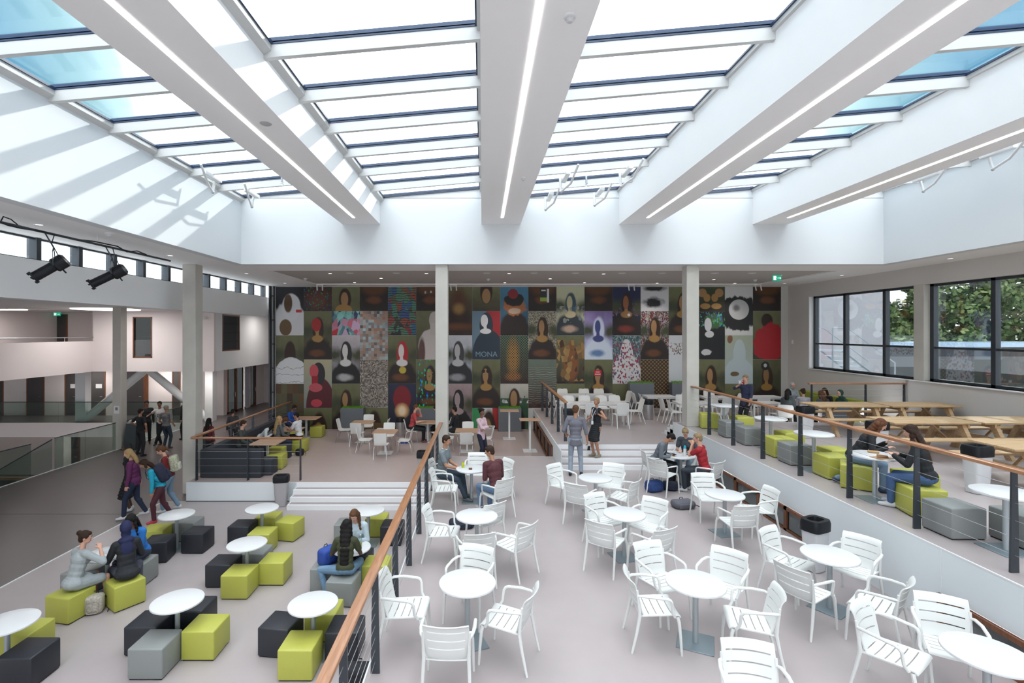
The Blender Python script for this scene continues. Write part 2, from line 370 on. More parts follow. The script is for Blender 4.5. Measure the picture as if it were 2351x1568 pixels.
# concrete columns
for i, (x, y, z0, z1, w) in enumerate([(-8.38,14.5,ZC-.5,CE,.38), (-1.17,14.62,-.4,CE,.36), (6.12,14.72,ZE,CE,.36)]):
    o = MB().rbox(x-w/2, x+w/2, y-w/2, y+w/2, z0, z1, .012, 1).build('column', CONC)
    tag(o, ['square raw concrete column standing left beside the charcoal booth','square raw concrete column behind the far end of the left oak handrail','square raw concrete column at the far end of the right oak handrail'][i], 'column', 'square concrete columns in the hall')
tag(MB().rbox(-14.62, -14.28, 19.80, 20.14, -4.5, ZV, .012, 1).build('column', CONC), 'square raw concrete column with a taped notice, farthest left', 'column', 'square concrete columns in the hall')
tag(MB().rbox(XR-.02, XR+.36, 14.72, 15.08, ZS, ZT, .012, 1).build('column', CONC), 'square raw concrete column between the two right-hand windows', 'column', 'square concrete columns in the hall')
# ------------------------------------------------------------------ left side: clerestory, gallery block
m = MB().box(XL-.2, XL, -7, YW+.2, 4.46, 5.27)
struct('wall_left_upper', m, WALL)
f = MB().box(-9.0, -8.94, 21.1, 21.28, ZB, CE); f.box(-8.85, -8.80, 21.2, 21.29, ZB, CE)
for k in range(6): f.box(-9.0, -8.80, 21.2, 21.26, .2+k*1.02, .25+k*1.02)
struct('window_15', f, DARKM)
m = MB()
for y in [9.26+1.08*k for k in range(-14, 12)]:
    if y > -7 and y < YW: m.box(XL-.26, XL-.05, y-.05, y+.06, 5.27, CE)
m.box(XL-.16, XL-.1, -7, YW, 5.27, 5.30); m.box(XL-.16, XL-.1, -7, YW, CE-.04, CE)
o = struct('window_12', m, DARKM); MB().box(XL-.13, XL-.125, -7, YW, 5.27, CE).build('pane', SKYGL, o)
# front face of the upper block, gallery parapet and soffits
m = MB()
wx0, wx1, wz0, wz1 = -16.39, -15.48, 2.584, 4.505       # tall interior window in the block
YF = 23.5
m.box(XP, wx0, YF, YF+.2, ZU, ZV); m.box(wx1, XW, YF, YF+.2, ZU, ZV); m.box(wx0, wx1, YF, YF+.2, ZU, wz0); m.box(wx0, wx1, YF, YF+.2, wz1, ZV)
m.box(XP-.2, XP, -7, YF+.2, ZU, 3.37); m.box(XP-.2, XP, YF+.2, 25.57, ZU, ZV)
m.box(-30, XP, 25.57, 25.77, ZU, ZV)
struct('wall_gallery_front', m, WARMWALL)
m = MB().box(-30, XP-.2, -7, 25.57, ZU, ZU+.12); m.box(-30, XP-.2, 25.77, 34, ZU, ZU+.12); m.box(XP-.2, XW-.2, YF+.2, 34, ZU, ZU+.12)
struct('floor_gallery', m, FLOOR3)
struct('ceiling_gallery', MB().box(-30, XL-.2, -7, YW+.2, ZV, ZV+.12).box(-30, -8, YW+.26, 34, ZV, ZV+.12), CEIL)
struct('wall_gallery_back', MB().box(-21.9, -21.7, -7, 25.57, ZU+.12, ZV), WARMWALL)
struct('wall_passage_upper', MB().box(XW-.2, XW, YF+.2, 33, ZU, ZV), WALL)
def timber_window(n, x0, x1, y, z0, z1, gm=DOORGL, fw=.05):
    f = MB().box(x0, x0+fw, y-.03, y+.06, z0, z1); f.box(x1-fw, x1, y-.03, y+.06, z0, z1); f.box(x0, x1, y-.03, y+.06, z1-fw, z1); f.box(x0, x1, y-.03, y+.06, z0, z0+fw)
    o = struct('window_%d' % n, f, FRAMEW); MB().box(x0+fw, x1-fw, y, y+.01, z0+fw, z1-fw).build('pane', gm, o); return o
timber_window(13, wx0, wx1, YF+.02, wz0, wz1)
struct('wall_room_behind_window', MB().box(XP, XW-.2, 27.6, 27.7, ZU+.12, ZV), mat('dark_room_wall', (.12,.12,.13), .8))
# small white tub chair in that room
t = thing('tub_chair', 'white tub chair seen through the tall brown-framed upper window', 'chair', (-16.6, 25.2, ZU+.12), pi)
MB().lathe([(.0,.40),(.24,.40),(.30,.5),(.30,.62),(.27,.62),(.25,.48),(0,.46)], 20).build('shell', WHITEP, t)
MB().cyl(0,0,0,.4,.03,.03,10).build('leg', CHROME, t)
# window with dark grid in the white wall beside the mural
f = MB(); y0, y1, z0, z1 = 17.0*1.0+.0, 0,0,0
def side_window(n, x, y0, y1, z0, z1, bars):
    f = MB(); fw = .06
    f.box(x-.04, x+.012, y0, y0+fw, z0, z1); f.box(x-.04, x+.012, y1-fw, y1, z0, z1); f.box(x-.04, x+.012, y0, y1, z0, z0+fw); f.box(x-.04, x+.012, y0, y1, z1-fw, z1)
    for q in bars: f.box(x-.03, x+.0, y0, y1, q-.025, q+.025)
    o = struct('window_%d' % n, f, FRAMEW); MB().box(x-.01, x+.002, y0+.03, y1-.03, z0+.03, z1-.03).build('pane', DOORGL, o); return o
side_window(14, XW, 24.25, 25.98, 2.86, 4.657, [3.316, 3.772, 4.215])
# corridor beyond, doors, posts and diagonal braces
YD = 27.9
m = MB().box(-30, -14.6, YD, YD+.2, -1.0, ZU); struct('wall_corridor', m, WARMWALL)
m = MB().box(-14.6, -14.4, YD, YD+.35, -1, ZU); m.box(-14.6,-14.4, 31.9, 33, -1, ZU); m.box(-14.6, -8.1, 33, 33.2, -1, ZV)
struct('wall_corridor_side', m, WARMWALL)
struct('wall_mural_return', MB().box(-8.97, -8.8, YW+.25, 33, -1, ZV), WALL)
DOORM = mat('dark_grey_door', (.07,.065,.065), .5, var=.03)
def door(n, x0, x1, y, z0, z1, paper=False):
    f = MB().box(x0-.06, x0, y-.03, y+.02, z0, z1+.05); f.box(x1, x1+.06, y-.03, y+.02, z0, z1+.05); f.box(x0-.06, x1+.06, y-.03, y+.02, z1, z1+.05)
    o = struct('door_%d' % n, f, FRAMEW); MB().box(x0, x1, y-.015, y+.02, z0, z1).build('door_leaf', DOORM, o)
    MB().tube([(x1-.1, y-.06, z0+1.05), (x1-.22, y-.06, z0+1.05)], .012, 6).build('door_handle', STEEL, o)
    if paper:
        p = MB().box((x0+x1)/2-.17+.1, (x0+x1)/2+.17+.1, y-.022, y-.016, z0+1.52, z0+1.75).build('door_notice', mat('paper', (.7,.7,.7), .7), o)
    return o
def cx(px, Y): return (px-1107)*Y/F
for n, (a, b, p) in enumerate([(-28,6,0), (64,100,0), (152,178,1), (207,240,1), (291,330,0), (398,412,0)]):
    door(1+n, cx(a,YD), cx(b,YD), YD, ZB, 1.85, p)
for n, (a, b) in enumerate([(330,341)]): struct('trim_8', MB().box(cx(a,YD), cx(b,YD), YD-.04, YD, ZB, ZU), FRAMEW)
for i, px in enumerate((191, 484)):
    x = cx(px, 26.2); o = MB().box(x-.26 if i == 0 else x-.2, x+.26 if i == 0 else x+.2, 26.0, 26.4, ZB, ZU).build('column', WALL)
    tag(o, ['white square post at the foot of the left white diagonal brace','white square post beside the glazed timber doors under the gallery'][i], 'column')
for i, (a, b) in enumerate([((197,962),(337,846)), ((338,846),(478,962))]):
    p = [Vector((cx(q[0],26.2), 26.2, EYE-(q[1]-762)*26.2/F)) for q in (a, b)]
    o = MB().tube(p, .2, 16).build('diagonal_brace', WALL)
    tag(o, ['white round diagonal brace leaning right up from the left white post','white round diagonal brace leaning left, up from behind the standing students'][i], 'brace', 'white diagonal braces')
# glazed timber doors on the side wall
for i, (ya, yb) in enumerate([(28.3,29.25), (29.3,30.2), (30.35,31.1), (31.1,31.85)]):
    f = MB(); x = -14.4; fw = .09
    f.box(x-.03, x+.03, ya, ya+fw, ZB, ZU); f.box(x-.03, x+.03, yb-fw, yb, ZB, ZU); f.box(x-.03, x+.03, ya, yb, ZU-.1, ZU); f.box(x-.03, x+.03, ya, yb, ZB, ZB+.1)
    o = struct('door_%d' % (8+i), f, FRAMEW if i != 2 else WHITEM)
    MB().box(x-.005, x+.005, ya+fw, yb-fw, ZB+.1, ZU-.1).build('pane', DOORGL if i != 2 else mat('pale_door_panel', (.5,.52,.6), .4), o)
    MB().tube([(x+.06, yb-.15, .05), (x+.06, yb-.15, .3)], .015, 6).build('door_handle', STEEL, o)
# gallery doors
def side_door(n, y0, y1, z0, z1):
    x = -21.7; f = MB().box(x, x+.05, y0-.07, y0, z0, z1); f.box(x, x+.05, y1, y1+.07, z0, z1)
    f.box(x, x+.05, y0-.07, y1+.07, z1, z1+.02)
    o = struct('door_%d' % n, f, FRAMEW); MB().box(x, x+.03, y0, y1, z0, z1).build('door_leaf', DOORM, o)
    MB().tube([(x+.06, y1-.12, z0+1.05), (x+.06, y1-.25, z0+1.05)], .012, 6).build('door_handle', STEEL, o)
side_door(12, 21.0, 22.0, ZU+.12, 4.6)
def fdoor(n, x0, x1, y, z0, z1):
    f = MB().box(x0-.08, x0, y-.03, y+.02, z0, z1); f.box(x1, x1+.08, y-.03, y+.02, z0, z1)
    o = struct('door_%d' % n, f, FRAMEW); MB().box(x0, x1, y-.015, y+.02, z0, z1).build('door_leaf', DOORM, o)
fdoor(14, cx(108,25.57), cx(152,25.57), 25.57, ZU+.12, 4.7)
# void: slab edges, lower floor, lower wall
struct('trim_9', MB().box(-30, -14.4, 25.5, 25.62, -1.55, ZB+.01), WARMWALL)
struct('trim_10', MB().box(-14.44, -14.38, -7, 25.5, -1.5, ZB+.012), STEPW)
struct('floor_lower_hall', MB().box(-30, -8, -7, 34, -4.7, -4.6), mat('lower_floor_linoleum', (.10,.085,.08), .3, var=.1))
m = MB().box(-30, -10, 29.5, 29.7, -4.6, -1.0); struct('wall_lower_hall', m, mat('lower_plaster', (.42,.38,.36), .8))
door(16, cx(147,29.5), cx(182,29.5), 29.5, -4.6, -1.6)
struct('wall_far_left', MB().box(-30.2, -30, -7, 34, -4.7, 4.9), WARMWALL)
tag(MB().box(cx(126,27), cx(146,27), 27, 27.5, -4.6, -1.5).build('column', CONC), 'square concrete post on the floor below, under the left slab', 'column')
# framed stairwell opening in the lower floor
f = MB(); za = -2.6
t = thing('stair_opening', 'oak framed stairwell parapet one floor down beyond the glass balustrade', 'parapet')
for (a, b, c, d) in [(-21.5,-16.5,18.5,18.7), (-21.5,-16.5,22.0,22.2), (-21.5,-21.3,18.7,22.0), (-16.7,-16.5,18.7,22.0)]: f.box(a, b, c, d, za-.12, za)
f.build('oak_coping', RAILWX, t)
g = MB()
for (a, b, c, d) in [(-21.5,-16.5,18.58,18.62), (-21.5,-16.5,22.08,22.12)]: g.box(a, b, c, d, -3.6, za-.12)
g.build('parapet_panel', mat('dark_panel', (.03,.035,.045), .5), t)
# wide bright luminaire below the slab
t = tag(MB().box(-21.5, -17.8, 25.6, 27.4, -3.34, -3.30).build('light_panel', mat('cool_light_panel', (.9,.9,.9), .5, var=0, emit=(.95,.95,1), estr=1.2)), 'bright flat light panel glimpsed on the floor below, left', 'ceiling light')
# ------------------------------------------------------------------ glass balustrades
def balustrade(label, pts, z0, h, posts=(), wood_top=True, group=None):
    t = thing('glass_balustrade', label, 'balustrade', group=group)
    for i in range(len(pts)-1):
        a = Vector(pts[i]); b = Vector(pts[i+1]); dv = (b-a); dn = Vector((-dv.y, dv.x, 0)).normalized()*.008
        m = MB(); up = Vector((0,0,h))
        m.hexa([a-dn, a+dn, b-dn, b+dn, a-dn+up, a+dn+up, b-dn+up, b+dn+up]); m.build('glass_pane', RAILGL, t)
        MB().tube([a+up, b+up], .018, 8).build('top_rail', DARKM, t)
    return t
bz = ZB
balustrade('clear glass balustrade along the hall edge, left of the farthest concrete column', [(-14.42,16.9,bz),(-14.42,18.2,bz),(-14.42,19.7,bz)], bz, 1.07)
balustrade('clear glass balustrade behind the four standing young men', [(-14.42,20.2,bz),(-14.42,23.0,bz),(-14.42,25.5,bz)], bz, 1.07)
balustrade('long clear glass balustrade on the slab in front of the corridor doors', [(cx(a,25.55),25.55,bz) for a in (-60, 134, 200, 460)], bz, 1.07)
balustrade('clear glass balustrade at the far left picture edge', [(-14.42,12.0,bz),(-14.42,16.0,bz)], bz, 1.07)
balustrade('sloping clear glass stair balustrade going down behind the hall edge', [(-14.6,17.0,bz),(-17.5,16.9,bz-1.7),(-20,16.8,bz-3.2)], bz, 1.0)
m = MB()
for k in range(12): m.box(-14.6-.28*(k+1), -14.6-.28*k, 15.9, 16.85, bz-.17*(k+1)-.15, bz-.17*(k+1))
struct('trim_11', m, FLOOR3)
t = thing('gallery_handrail', 'thin steel handrail on the white gallery parapet, upper left', 'railing')
MB().tube([(XP-.1,-5,3.55),(XP-.1,23.2,3.55),(XP-.1,24.2,3.55),(XP-.4,24.5,3.4)], .025, 8).build('handrail', STEEL, t)
for y in (10,13,16,19,22): MB().tube([(XP-.1,y,3.37),(XP-.1,y,3.55)], .01, 6).build('post', STEEL, t)
# ------------------------------------------------------------------ oak handrails on dark posts
def railing(label, pts_post, z0, rail_a, rail_b, h=1.2, along='Y', rw=.055, cable_n=8, group='oak railings with steel cables'):
    t = thing('cable_railing', label, 'railing', group=group)
    zr = z0+h
    a = Vector(rail_a+(zr-.045,)); b = Vector(rail_b+(zr-.045,))
    m = MB()
    if along == 'Y': m.rbox(a.x-rw, a.x+rw, min(a.y,b.y), max(a.y,b.y), zr-.045, zr, .012, 2)
    else: m.rbox(min(a.x,b.x), max(a.x,b.x), a.y-rw, a.y+rw, zr-.045, zr, .012, 2)
    m.build('handrail', RAILW if along == 'Y' else RAILWX, t)
    for (x, y) in pts_post:
        m = MB(); w0, w1, th = .05, .032, .012
        if along == 'Y': m.hexa([(x-w0,y-th,z0),(x+w0,y-th,z0),(x-w0,y+th,z0),(x+w0,y+th,z0),(x-w1,y-th,zr-.045),(x+w1,y-th,zr-.045),(x-w1,y+th,zr-.045),(x+w1,y+th,zr-.045)])
        else: m.hexa([(x-th,y-w0,z0),(x+th,y-w0,z0),(x-th,y+w0,z0),(x+th,y+w0,z0),(x-th,y-w1,zr-.045),(x+th,y-w1,zr-.045),(x-th,y+w1,zr-.045),(x+th,y+w1,zr-.045)])
        m.build('post', DARKM, t)
    for k in range(cable_n):
        z = z0 + h*(k+1)/(cable_n+1)
        MB().tube([Vector((pts_post[0][0], pts_post[0][1], z)), Vector((pts_post[-1][0], pts_post[-1][1], z))], .0028, 6).build('cable', CABLE, t)
    return t
railing('long oak handrail running away from the camera along the left edge of the middle terrace', [(-1.19, 1.74+1.28*k) for k in range(11)], ZA, (-1.19,1.0), (-1.19,14.75))
railing('long oak handrail running away along the right raised terrace above the white wall', [(6.1, 4.46+1.285*k) for k in range(9)], ZE, (6.1,3.9), (6.1,14.95), cable_n=5)
railing('oak handrail in front of the white picnic wall at the back of the raised terrace', [(10.1,15.35),(11.75,15.35),(12.93,15.35)], ZE, (10.0,15.35), (12.98,15.35), along='X', cable_n=5)
railing('short oak handrail left of the white canteen tables, above the dark low windows', [(2.5,15.03+1.43*k) for k in range(5)], ZD, (2.5,14.95), (2.5,21.0), cable_n=5)
railing('oak handrail in front of the charcoal booth beside the left concrete column', [(-7.95,13.95),(-6.52,13.95),(-5.06,13.95)], ZC, (-8.1,13.95), (-5.0,13.95), along='X', cable_n=5)
railing('oak handrail running back along the charcoal booth to the mural', [(-8.1,14.6+1.55*k) for k in range(5)], ZC, (-8.1,14.0), (-8.1,21.2), cable_n=5)
# ------------------------------------------------------------------ armchair (slatted white plastic)
def hd(deg): return radians(deg-90)          # local +Y turned to the world heading deg
def shell(rows, halfw, slots, cols=13, thick=.012, inner=.8, curve=0.0, cdir='z'):
    """ribbon through rows of (y,z); slots = row indexes left open between the side rails"""
    b = bmesh.new(); g = []
    for i, (y, z) in enumerate(rows):
        r = []
        for k in range(cols):
            u = -1+2*k/(cols-1); dy = curve*(u*u); 
            p = (u*halfw[i], y+(dy if cdir == 'y' else 0), z+(dy if cdir == 'z' else 0)); r.append(b.verts.new(p))
        g.append(r)
    for i in range(len(rows)-1):
        for k in range(cols-1):
            u = abs(-1+2*(k+.5)/(cols-1))
            if i in slots and u < inner: continue
            b.faces.new([g[i][k], g[i][k+1], g[i+1][k+1], g[i+1][k]])
    bmesh.ops.recalc_face_normals(b, faces=b.faces[:])
    bmesh.ops.solidify(b, geom=b.faces[:], thickness=thick)
    b.verts.index_update(); vs = [v.co.copy() for v in b.verts]; fs = [[v.index for v in f.verts] for f in b.faces]; b.free()
    m = MB(); m.add(vs, fs, True); return m
def make_armchair():
    t = thing('armchair', 'x', 'chair')
    # seat: front edge y=.25 falling, to rear y=-.20
    ys = []; slots = []
    pts = [(.262,.425),(.255,.442),(.24,.452)]
    yy = .24
    for s in range(5):
        y1 = yy-.075; pts += [(yy-.025, .455-.006*s), (yy-.050,.453-.006*s), (y1, .452-.006*s)]; slots.append(len(pts)-1); pts.append((y1-.012, .452-.006*s)); yy = y1-.012
    pts.append((-.215, .432)); slots = slots[:5]
    shell(pts, [.235]*len(pts), slots, curve=.012, inner=.80).build('seat', WHITEP, t)
    # backrest: from seat rear up, flaring back at the top, hollow towards the sitter
    bp = [(-.20,.43),(-.222,.47)]; bs = []; z = .47
    for s in range(3):
        y = -.222-(z-.47)*.26
        for q in (.035,.07): bp.append((y-q*.26, z+q))
        z += .085; bs.append(len(bp)-1); 
        bp.append((-.222-(z-.47)*.26, z)); bs[-1] = len(bp)-1; z += .013; bp.append((-.222-(z-.47)*.26, z))
    for q, dy in ((.025,.008),(.05,.02),(.07,.036),(.08,.05)): bp.append((-.222-(z-.47)*.26-dy, z+q))
    shell(bp, [.205+.03*min(1,(p[1]-.43)/.2) for p in bp], [b_ for b_ in bs], curve=.045, cdir='y', inner=.82).build('backrest', WHITEP, t)
    for s in (-1, 1):
        MB().tube([(s*.232,.22,.44),(s*.243,.235,.38),(s*.25,.25,.2),(s*.256,.262,0)], [.021,.02,.017,.014], 8).build('leg', WHITEP, t)
        MB().tube([(s*.238,-.25,.74),(s*.236,-.225,.55),(s*.232,-.215,.44),(s*.24,-.25,.25),(s*.25,-.31,0)], [.014,.018,.021,.018,.014], 8).build('leg', WHITEP, t)
        MB().tube([(s*.238,-.245,.675),(s*.265,-.20,.685),(s*.285,-.08,.685),(s*.285,.09,.67),(s*.283,.125,.655),(s*.275,.145,.62),(s*.255,.155,.50),(s*.236,.19,.44)], [.014,.017,.018,.018,.018,.017,.016,.018], 8).build('armrest', WHITEP, t)
    return t
arm0 = make_armchair(); arm_used = [False]
def armchair(x, y, deg, label):
    g = 'white slatted armchairs on the middle terrace'
    if not arm_used[0]:
        arm_used[0] = True; arm0.location = (x, y, ZA); arm0.rotation_euler.z = hd(deg); arm0['label'] = label; arm0['group'] = g; return arm0
    return dup(arm0, (x, y, ZA), hd(deg), label, g)
# ------------------------------------------------------------------ round pedestal table
def make_round():
    t = thing('round_table', 'x', 'table')
    MB().lathe([(0,.708),(.335,.708),(.348,.716),(.35,.728),(.346,.738),(.336,.742),(0,.742)], 48).build('tabletop', WHITET, t)
    MB().lathe([(.11,.706),(.11,.70),(.034,.69),(.034,.012),(0,.012)], 20).build('pedestal', ALU, t)
    MB().rbox(-.21,.21,-.21,.21,0,.012,.004,1).build('base_plate', BASEM, t)
    return t
rt0 = make_round(); rt_used = [False]
def round_table(x, y, z, label, rot=0, group='round white pedestal tables'):
    if not rt_used[0]:
        rt_used[0] = True; rt0.location = (x, y, z); rt0.rotation_euler.z = radians(rot); rt0['label'] = label; rt0['group'] = group; return rt0
    return dup(rt0, (x, y, z), radians(rot), label, group)
TT = {1:(-.18,6.14,20), 2:(-.09,8.36,10), 3:(-.24,11.24,0), 4:(2.38,10.54,15), 5:(2.40,8.46,12), 6:(4.58,9.46,8), 7:(2.61,6.13,-25), 8:(4.78,6.89,35), 9:(4.82,4.78,0), 10:(4.93,12.43,0)}
TN = {1:'the nearest table beside the left handrail', 2:'the second table along the left handrail', 3:"the two young men's table", 4:'the table just before the white steps',
 5:'the table at the terrace centre', 6:'the table beside the low brown windows', 7:'the table at lower middle right', 8:'the table near the black-lidded bin', 9:'the lower right corner table', 10:"the three students' table"}
TL = {1:'round white pedestal table nearest the camera along the left oak handrail', 2:'round white pedestal table, second along the left oak handrail', 3:'round white pedestal table with a yellow can, between two young men',
 4:'round white pedestal table just before the white steps, four armchairs', 5:'round white pedestal table at the heart of the middle terrace', 6:'round white pedestal table beside the low brown windows',
 7:'round white pedestal table at the lower middle right, grey base plate showing', 8:'round white pedestal table near the black-lidded bin by the white wall', 9:'round white table cut off by the lower right picture corner', 10:'round white table where three students eat, blue-topped bottle on it'}
for k, (x, y, r) in TT.items(): round_table(x, y, ZA, TL[k], r)
def chairs(n, lst):
    for (x, y, dg, where) in lst: armchair(x, y, dg, 'white slatted armchair %s %s' % (where, TN[n]))
chairs(1, [(-.93,6.10,-3,'at the left side of'), (-.17,6.66,247,'behind, facing the camera, at'), (.30,5.86,158,'at the right side of'), (-.36,5.36,88,'in front, seen from behind, at')])
chairs(2, [(-.66,8.43,-6,'at the left side of'), (.50,7.93,138,'at the right side of'), (-.10,7.66,103,'in front, seen from behind, at')])
chairs(3, [(-.80,10.75,-2,'empty, front left at'), (-.90,11.55,-8,'under the man in the grey shirt at'), (-.12,11.98,268,'empty, behind'), (.36,11.5,208,'empty, back right at'), (.30,10.36,128,'under the man in maroon at'), (.06,8.93,125,'empty and turned away, in front of')])
chairs(4, [(1.78,10.98,310,'back left, facing the camera, at'), (2.83,11.0,245,'back right, facing the camera, at'), (1.97,10.02,58,'front left, seen from behind, at'), (2.86,10.2,140,'front right at')])
chairs(5, [(2.18,8.92,297,'back left, facing the camera, at'), (2.88,8.70,226,'back right, facing the camera, at'), (2.0,8.06,52,'front left, seen from behind, at'), (2.64,7.82,117,'front right, seen from behind, at')])
chairs(6, [(4.60,10.2,268,'behind, facing the camera, at'), (5.20,9.48,184,'at the right side of'), (4.50,8.85,95,'in front, seen from behind, at')])
chairs(7, [(2.1,6.15,356,'at the left side of'), (2.43,6.77,292,'back left, facing the camera, at'), (3.16,6.60,226,'back right, facing the camera, at'), (3.12,5.83,163,'at the right side of')])
chairs(8, [(4.47,7.32,303,'back left at'), (5.27,7.10,215,'back right at'), (4.18,6.50,28,'front left, seen from behind, at'), (4.86,6.16,130,'front right at')])
chairs(9, [(4.30,5.24,305,'in the foreground, left of'), (5.0,5.36,242,'behind, tucked at')])
chairs(10, [(4.33,12.62,-4,'under the boy in the raglan shirt at'), (4.28,11.84,40,'empty, front left at'), (5.26,11.68,130,'under the boy in red at'), (5.30,13.05,240,'under the girl with the ponytail at')])
armchair(2.47, 4.50, 258, 'white slatted armchair cut off by the bottom picture edge, only its back showing')
# ------------------------------------------------------------------ cube stools
def make_stool(m, nm):
    t = thing(nm, 'x', 'stool')
    MB().rbox(-.235,.235,-.235,.235,.012,.42,.022,3).build('cushion', m, t)
    MB().box(-.215,.215,-.215,.215,0,.014).build('base_board', BLACKP, t)
    return t
ST = {'lime green': [make_stool(LIME,'cube_stool'), False], 'grey': [make_stool(GREYL,'cube_stool'), False], 'charcoal': [make_stool(DARKL,'cube_stool'), False]}
def stool(c, x, y, z, rot, where):
    lab = '%s cube stool %s' % (c, where); s = ST[c]
    if not s[1]:
        s[1] = True; o = s[0]; o.location = (x, y, z); o.rotation_euler.z = radians(rot); o['label'] = lab; o['group'] = 'cube stools around the low tables'; return o
    return dup(s[0], (x, y, z), radians(rot), lab, 'cube stools around the low tables')
BT = {1:(-2.44,7.23,'the front right lounge table by the oak handrail'), 2:(-4.35,9.27,'the middle lounge table'), 3:(-4.89,11.13,'the lounge table near the white wall and bin'),
 4:(-6.56,10.76,'the back left lounge table'), 5:(-4.44,7.30,'the front middle lounge table'), 6:(-6.40,6.75,'the table cut by the left picture edge'),
 7:(-2.38,9.10,"the two long-haired women's table"), 8:(-2.50,11.0,'the lounge table at the foot of the white steps'), 9:(-6.62,8.85,"the three women's table")}
for k, (x, y, n) in BT.items(): round_table(x, y, ZB, 'round white pedestal table, '+{1:'front right in the lounge beside the oak handrail',2:'in the middle of the lounge, two lime stools before it',3:'far in the lounge near the steel bin',4:'back left in the lounge beside the walking women',5:'front middle in the lounge, one grey stool before it',6:'cut by the left picture edge in the lounge',7:'shared by two long-haired young women in the lounge',8:'at the foot of the white steps in the lounge',9:'shared by three young women in the lounge'}[k], {7:30}.get(k,0))
for (k, lst) in {1:[('lime green',-2.49,6.885,0,'in front of'),('charcoal',-2.95,7.36,-8,'left of'),('lime green',-2.43,7.72,0,'behind'),('charcoal',-1.98,7.27,0,'right of')],
 5:[('grey',-4.5,6.91,0,'in front of'),('lime green',-4.02,7.3,0,'right of'),('charcoal',-4.90,7.40,0,'left of'),('charcoal',-4.48,7.81,0,'behind')],
 6:[('charcoal',-6.08,6.72,0,'right of'),('lime green',-6.56,7.2,0,'behind')],
 2:[('charcoal',-4.80,9.32,0,'left of'),('lime green',-4.31,8.92,0,'in front of'),('lime green',-3.87,9.4,0,'right of'),('grey',-4.40,9.76,0,'behind')],
 3:[('charcoal',-5.30,11.1,0,'left of'),('lime green',-4.68,10.68,0,'in front of'),('lime green',-4.35,11.33,-12,'right of'),('lime green',-4.95,11.62,0,'behind')],
 4:[('charcoal',-6.62,10.27,10,'in front of'),('charcoal',-6.08,10.72,0,'right of'),('lime green',-7.06,10.86,8,'left of'),('grey',-6.62,11.3,0,'behind')],
 9:[('lime green',-6.73,8.2,-12,'under the woman in grey at'),('lime green',-6.12,8.58,-35,'under the woman in the navy headscarf at'),('grey',-6.40,9.32,0,'under the woman in blue at'),('grey',-7.12,8.95,-8,'left of')],
 7:[('grey',-2.84,9.16,0,'left of'),('grey',-2.40,8.68,-5,'under the woman in olive at'),('lime green',-1.95,9.28,0,'right of'),('charcoal',-2.36,9.62,0,'under the woman in pale blue at')],
 8:[('grey',-3.02,11.2,0,'left of'),('lime green',-2.42,11.55,0,'behind'),('charcoal',-1.98,11.1,0,'right of')]}.items():
    for (c, x, y, r, w) in lst: stool(c, x, y, ZB, r, w+' '+BT[k][2])
ET = {1:(6.68,13.85,'the farthest raised terrace table'), 2:(6.77,11.76,'the second farthest raised terrace table'), 3:(6.62,10.0,'the middle raised terrace table'), 4:(6.46,8.24,"the two girls' raised table"), 5:(6.62,6.33,'the nearest raised terrace table')}
for k, (x, y, n) in ET.items(): round_table(x, y, ZE, 'round white pedestal table, '+{1:'farthest on the raised right terrace, beside the concrete column',2:'second farthest on the raised right terrace',3:'middle of the raised right terrace, before the picnic tables',4:'on the raised right terrace, shared by two girls in black tops',5:'nearest the camera on the raised right terrace, wide grey base'}[k], 0)
for (k, lst) in {1:[('lime green',6.52,14.45,-12,'left of'),('grey',6.56,13.22,0,'in front of'),('lime green',7.2,13.9,0,'right of')],
 2:[('grey',6.60,12.36,0,'behind, handrail side of'),('lime green',6.62,11.18,0,'in front of'),('lime green',7.2,11.75,0,'right of')],
 3:[('grey',6.58,10.55,0,'behind, handrail side of'),('lime green',6.68,9.55,0,'in front of'),('lime green',7.12,10.1,0,'right of')],
 4:[('lime green',6.66,8.92,-35,'under the curly-haired girl at'),('lime green',6.66,7.62,-12,'under the straight-haired girl at'),('lime green',7.25,8.4,0,'right of')],
 5:[('grey',6.45,6.86,0,'behind, handrail side of'),('grey',7.08,6.55,0,'right of')]}.items():
    for (c, x, y, r, w) in lst: stool(c, x, y, ZE, r, w+' '+ET[k][2])
# ------------------------------------------------------------------ bins
def make_bin(body, nm='waste_bin', w=.19, dp=.15, h=.66):
    t = thing(nm, 'x', 'bin')
    m = MB(); n = 24
    def ring(z, s):  # rounded rectangle
        out = []
        for k in range(n):
            a = 2*pi*(k+.5)/n; c, s_ = cos(a), sin(a); e = .45
            out.append((w*s*math.copysign(abs(c)**e, c), dp*s*math.copysign(abs(s_)**e, s_), z))
        return out
    def loft(mb, rings):
        vs = [p for r in rings for p in r]; fs = []
        for i in range(len(rings)-1):
            for k in range(n): fs.append([i*n+k, i*n+(k+1)%n, (i+1)*n+(k+1)%n, (i+1)*n+k])
        fs.append(list(range(n))[::-1]); fs.append([(len(rings)-1)*n+k for k in range(n)]); mb.add(vs, fs, True); return mb
    loft(MB(), [ring(.01,.72), ring(h*.5,.86), ring(h,.97)]).build('body', body, t)
    loft(MB(), [ring(h-.02,1.06), ring(h+.10,1.08), ring(h+.155,1.0), ring(h+.155,.62), ring(h+.09,.55)]).build('lid', BLACKP, t)
    return t
SILV = mat('silver_bin_body', (.50,.48,.49), .35, metal=.6, var=.02)
GREYB = mat('grey_bin_body', (.42,.40,.41), .4, metal=.1, var=.02)
WHB = mat('pale_grey_bin_body', (.62,.62,.64), .3, var=.02)
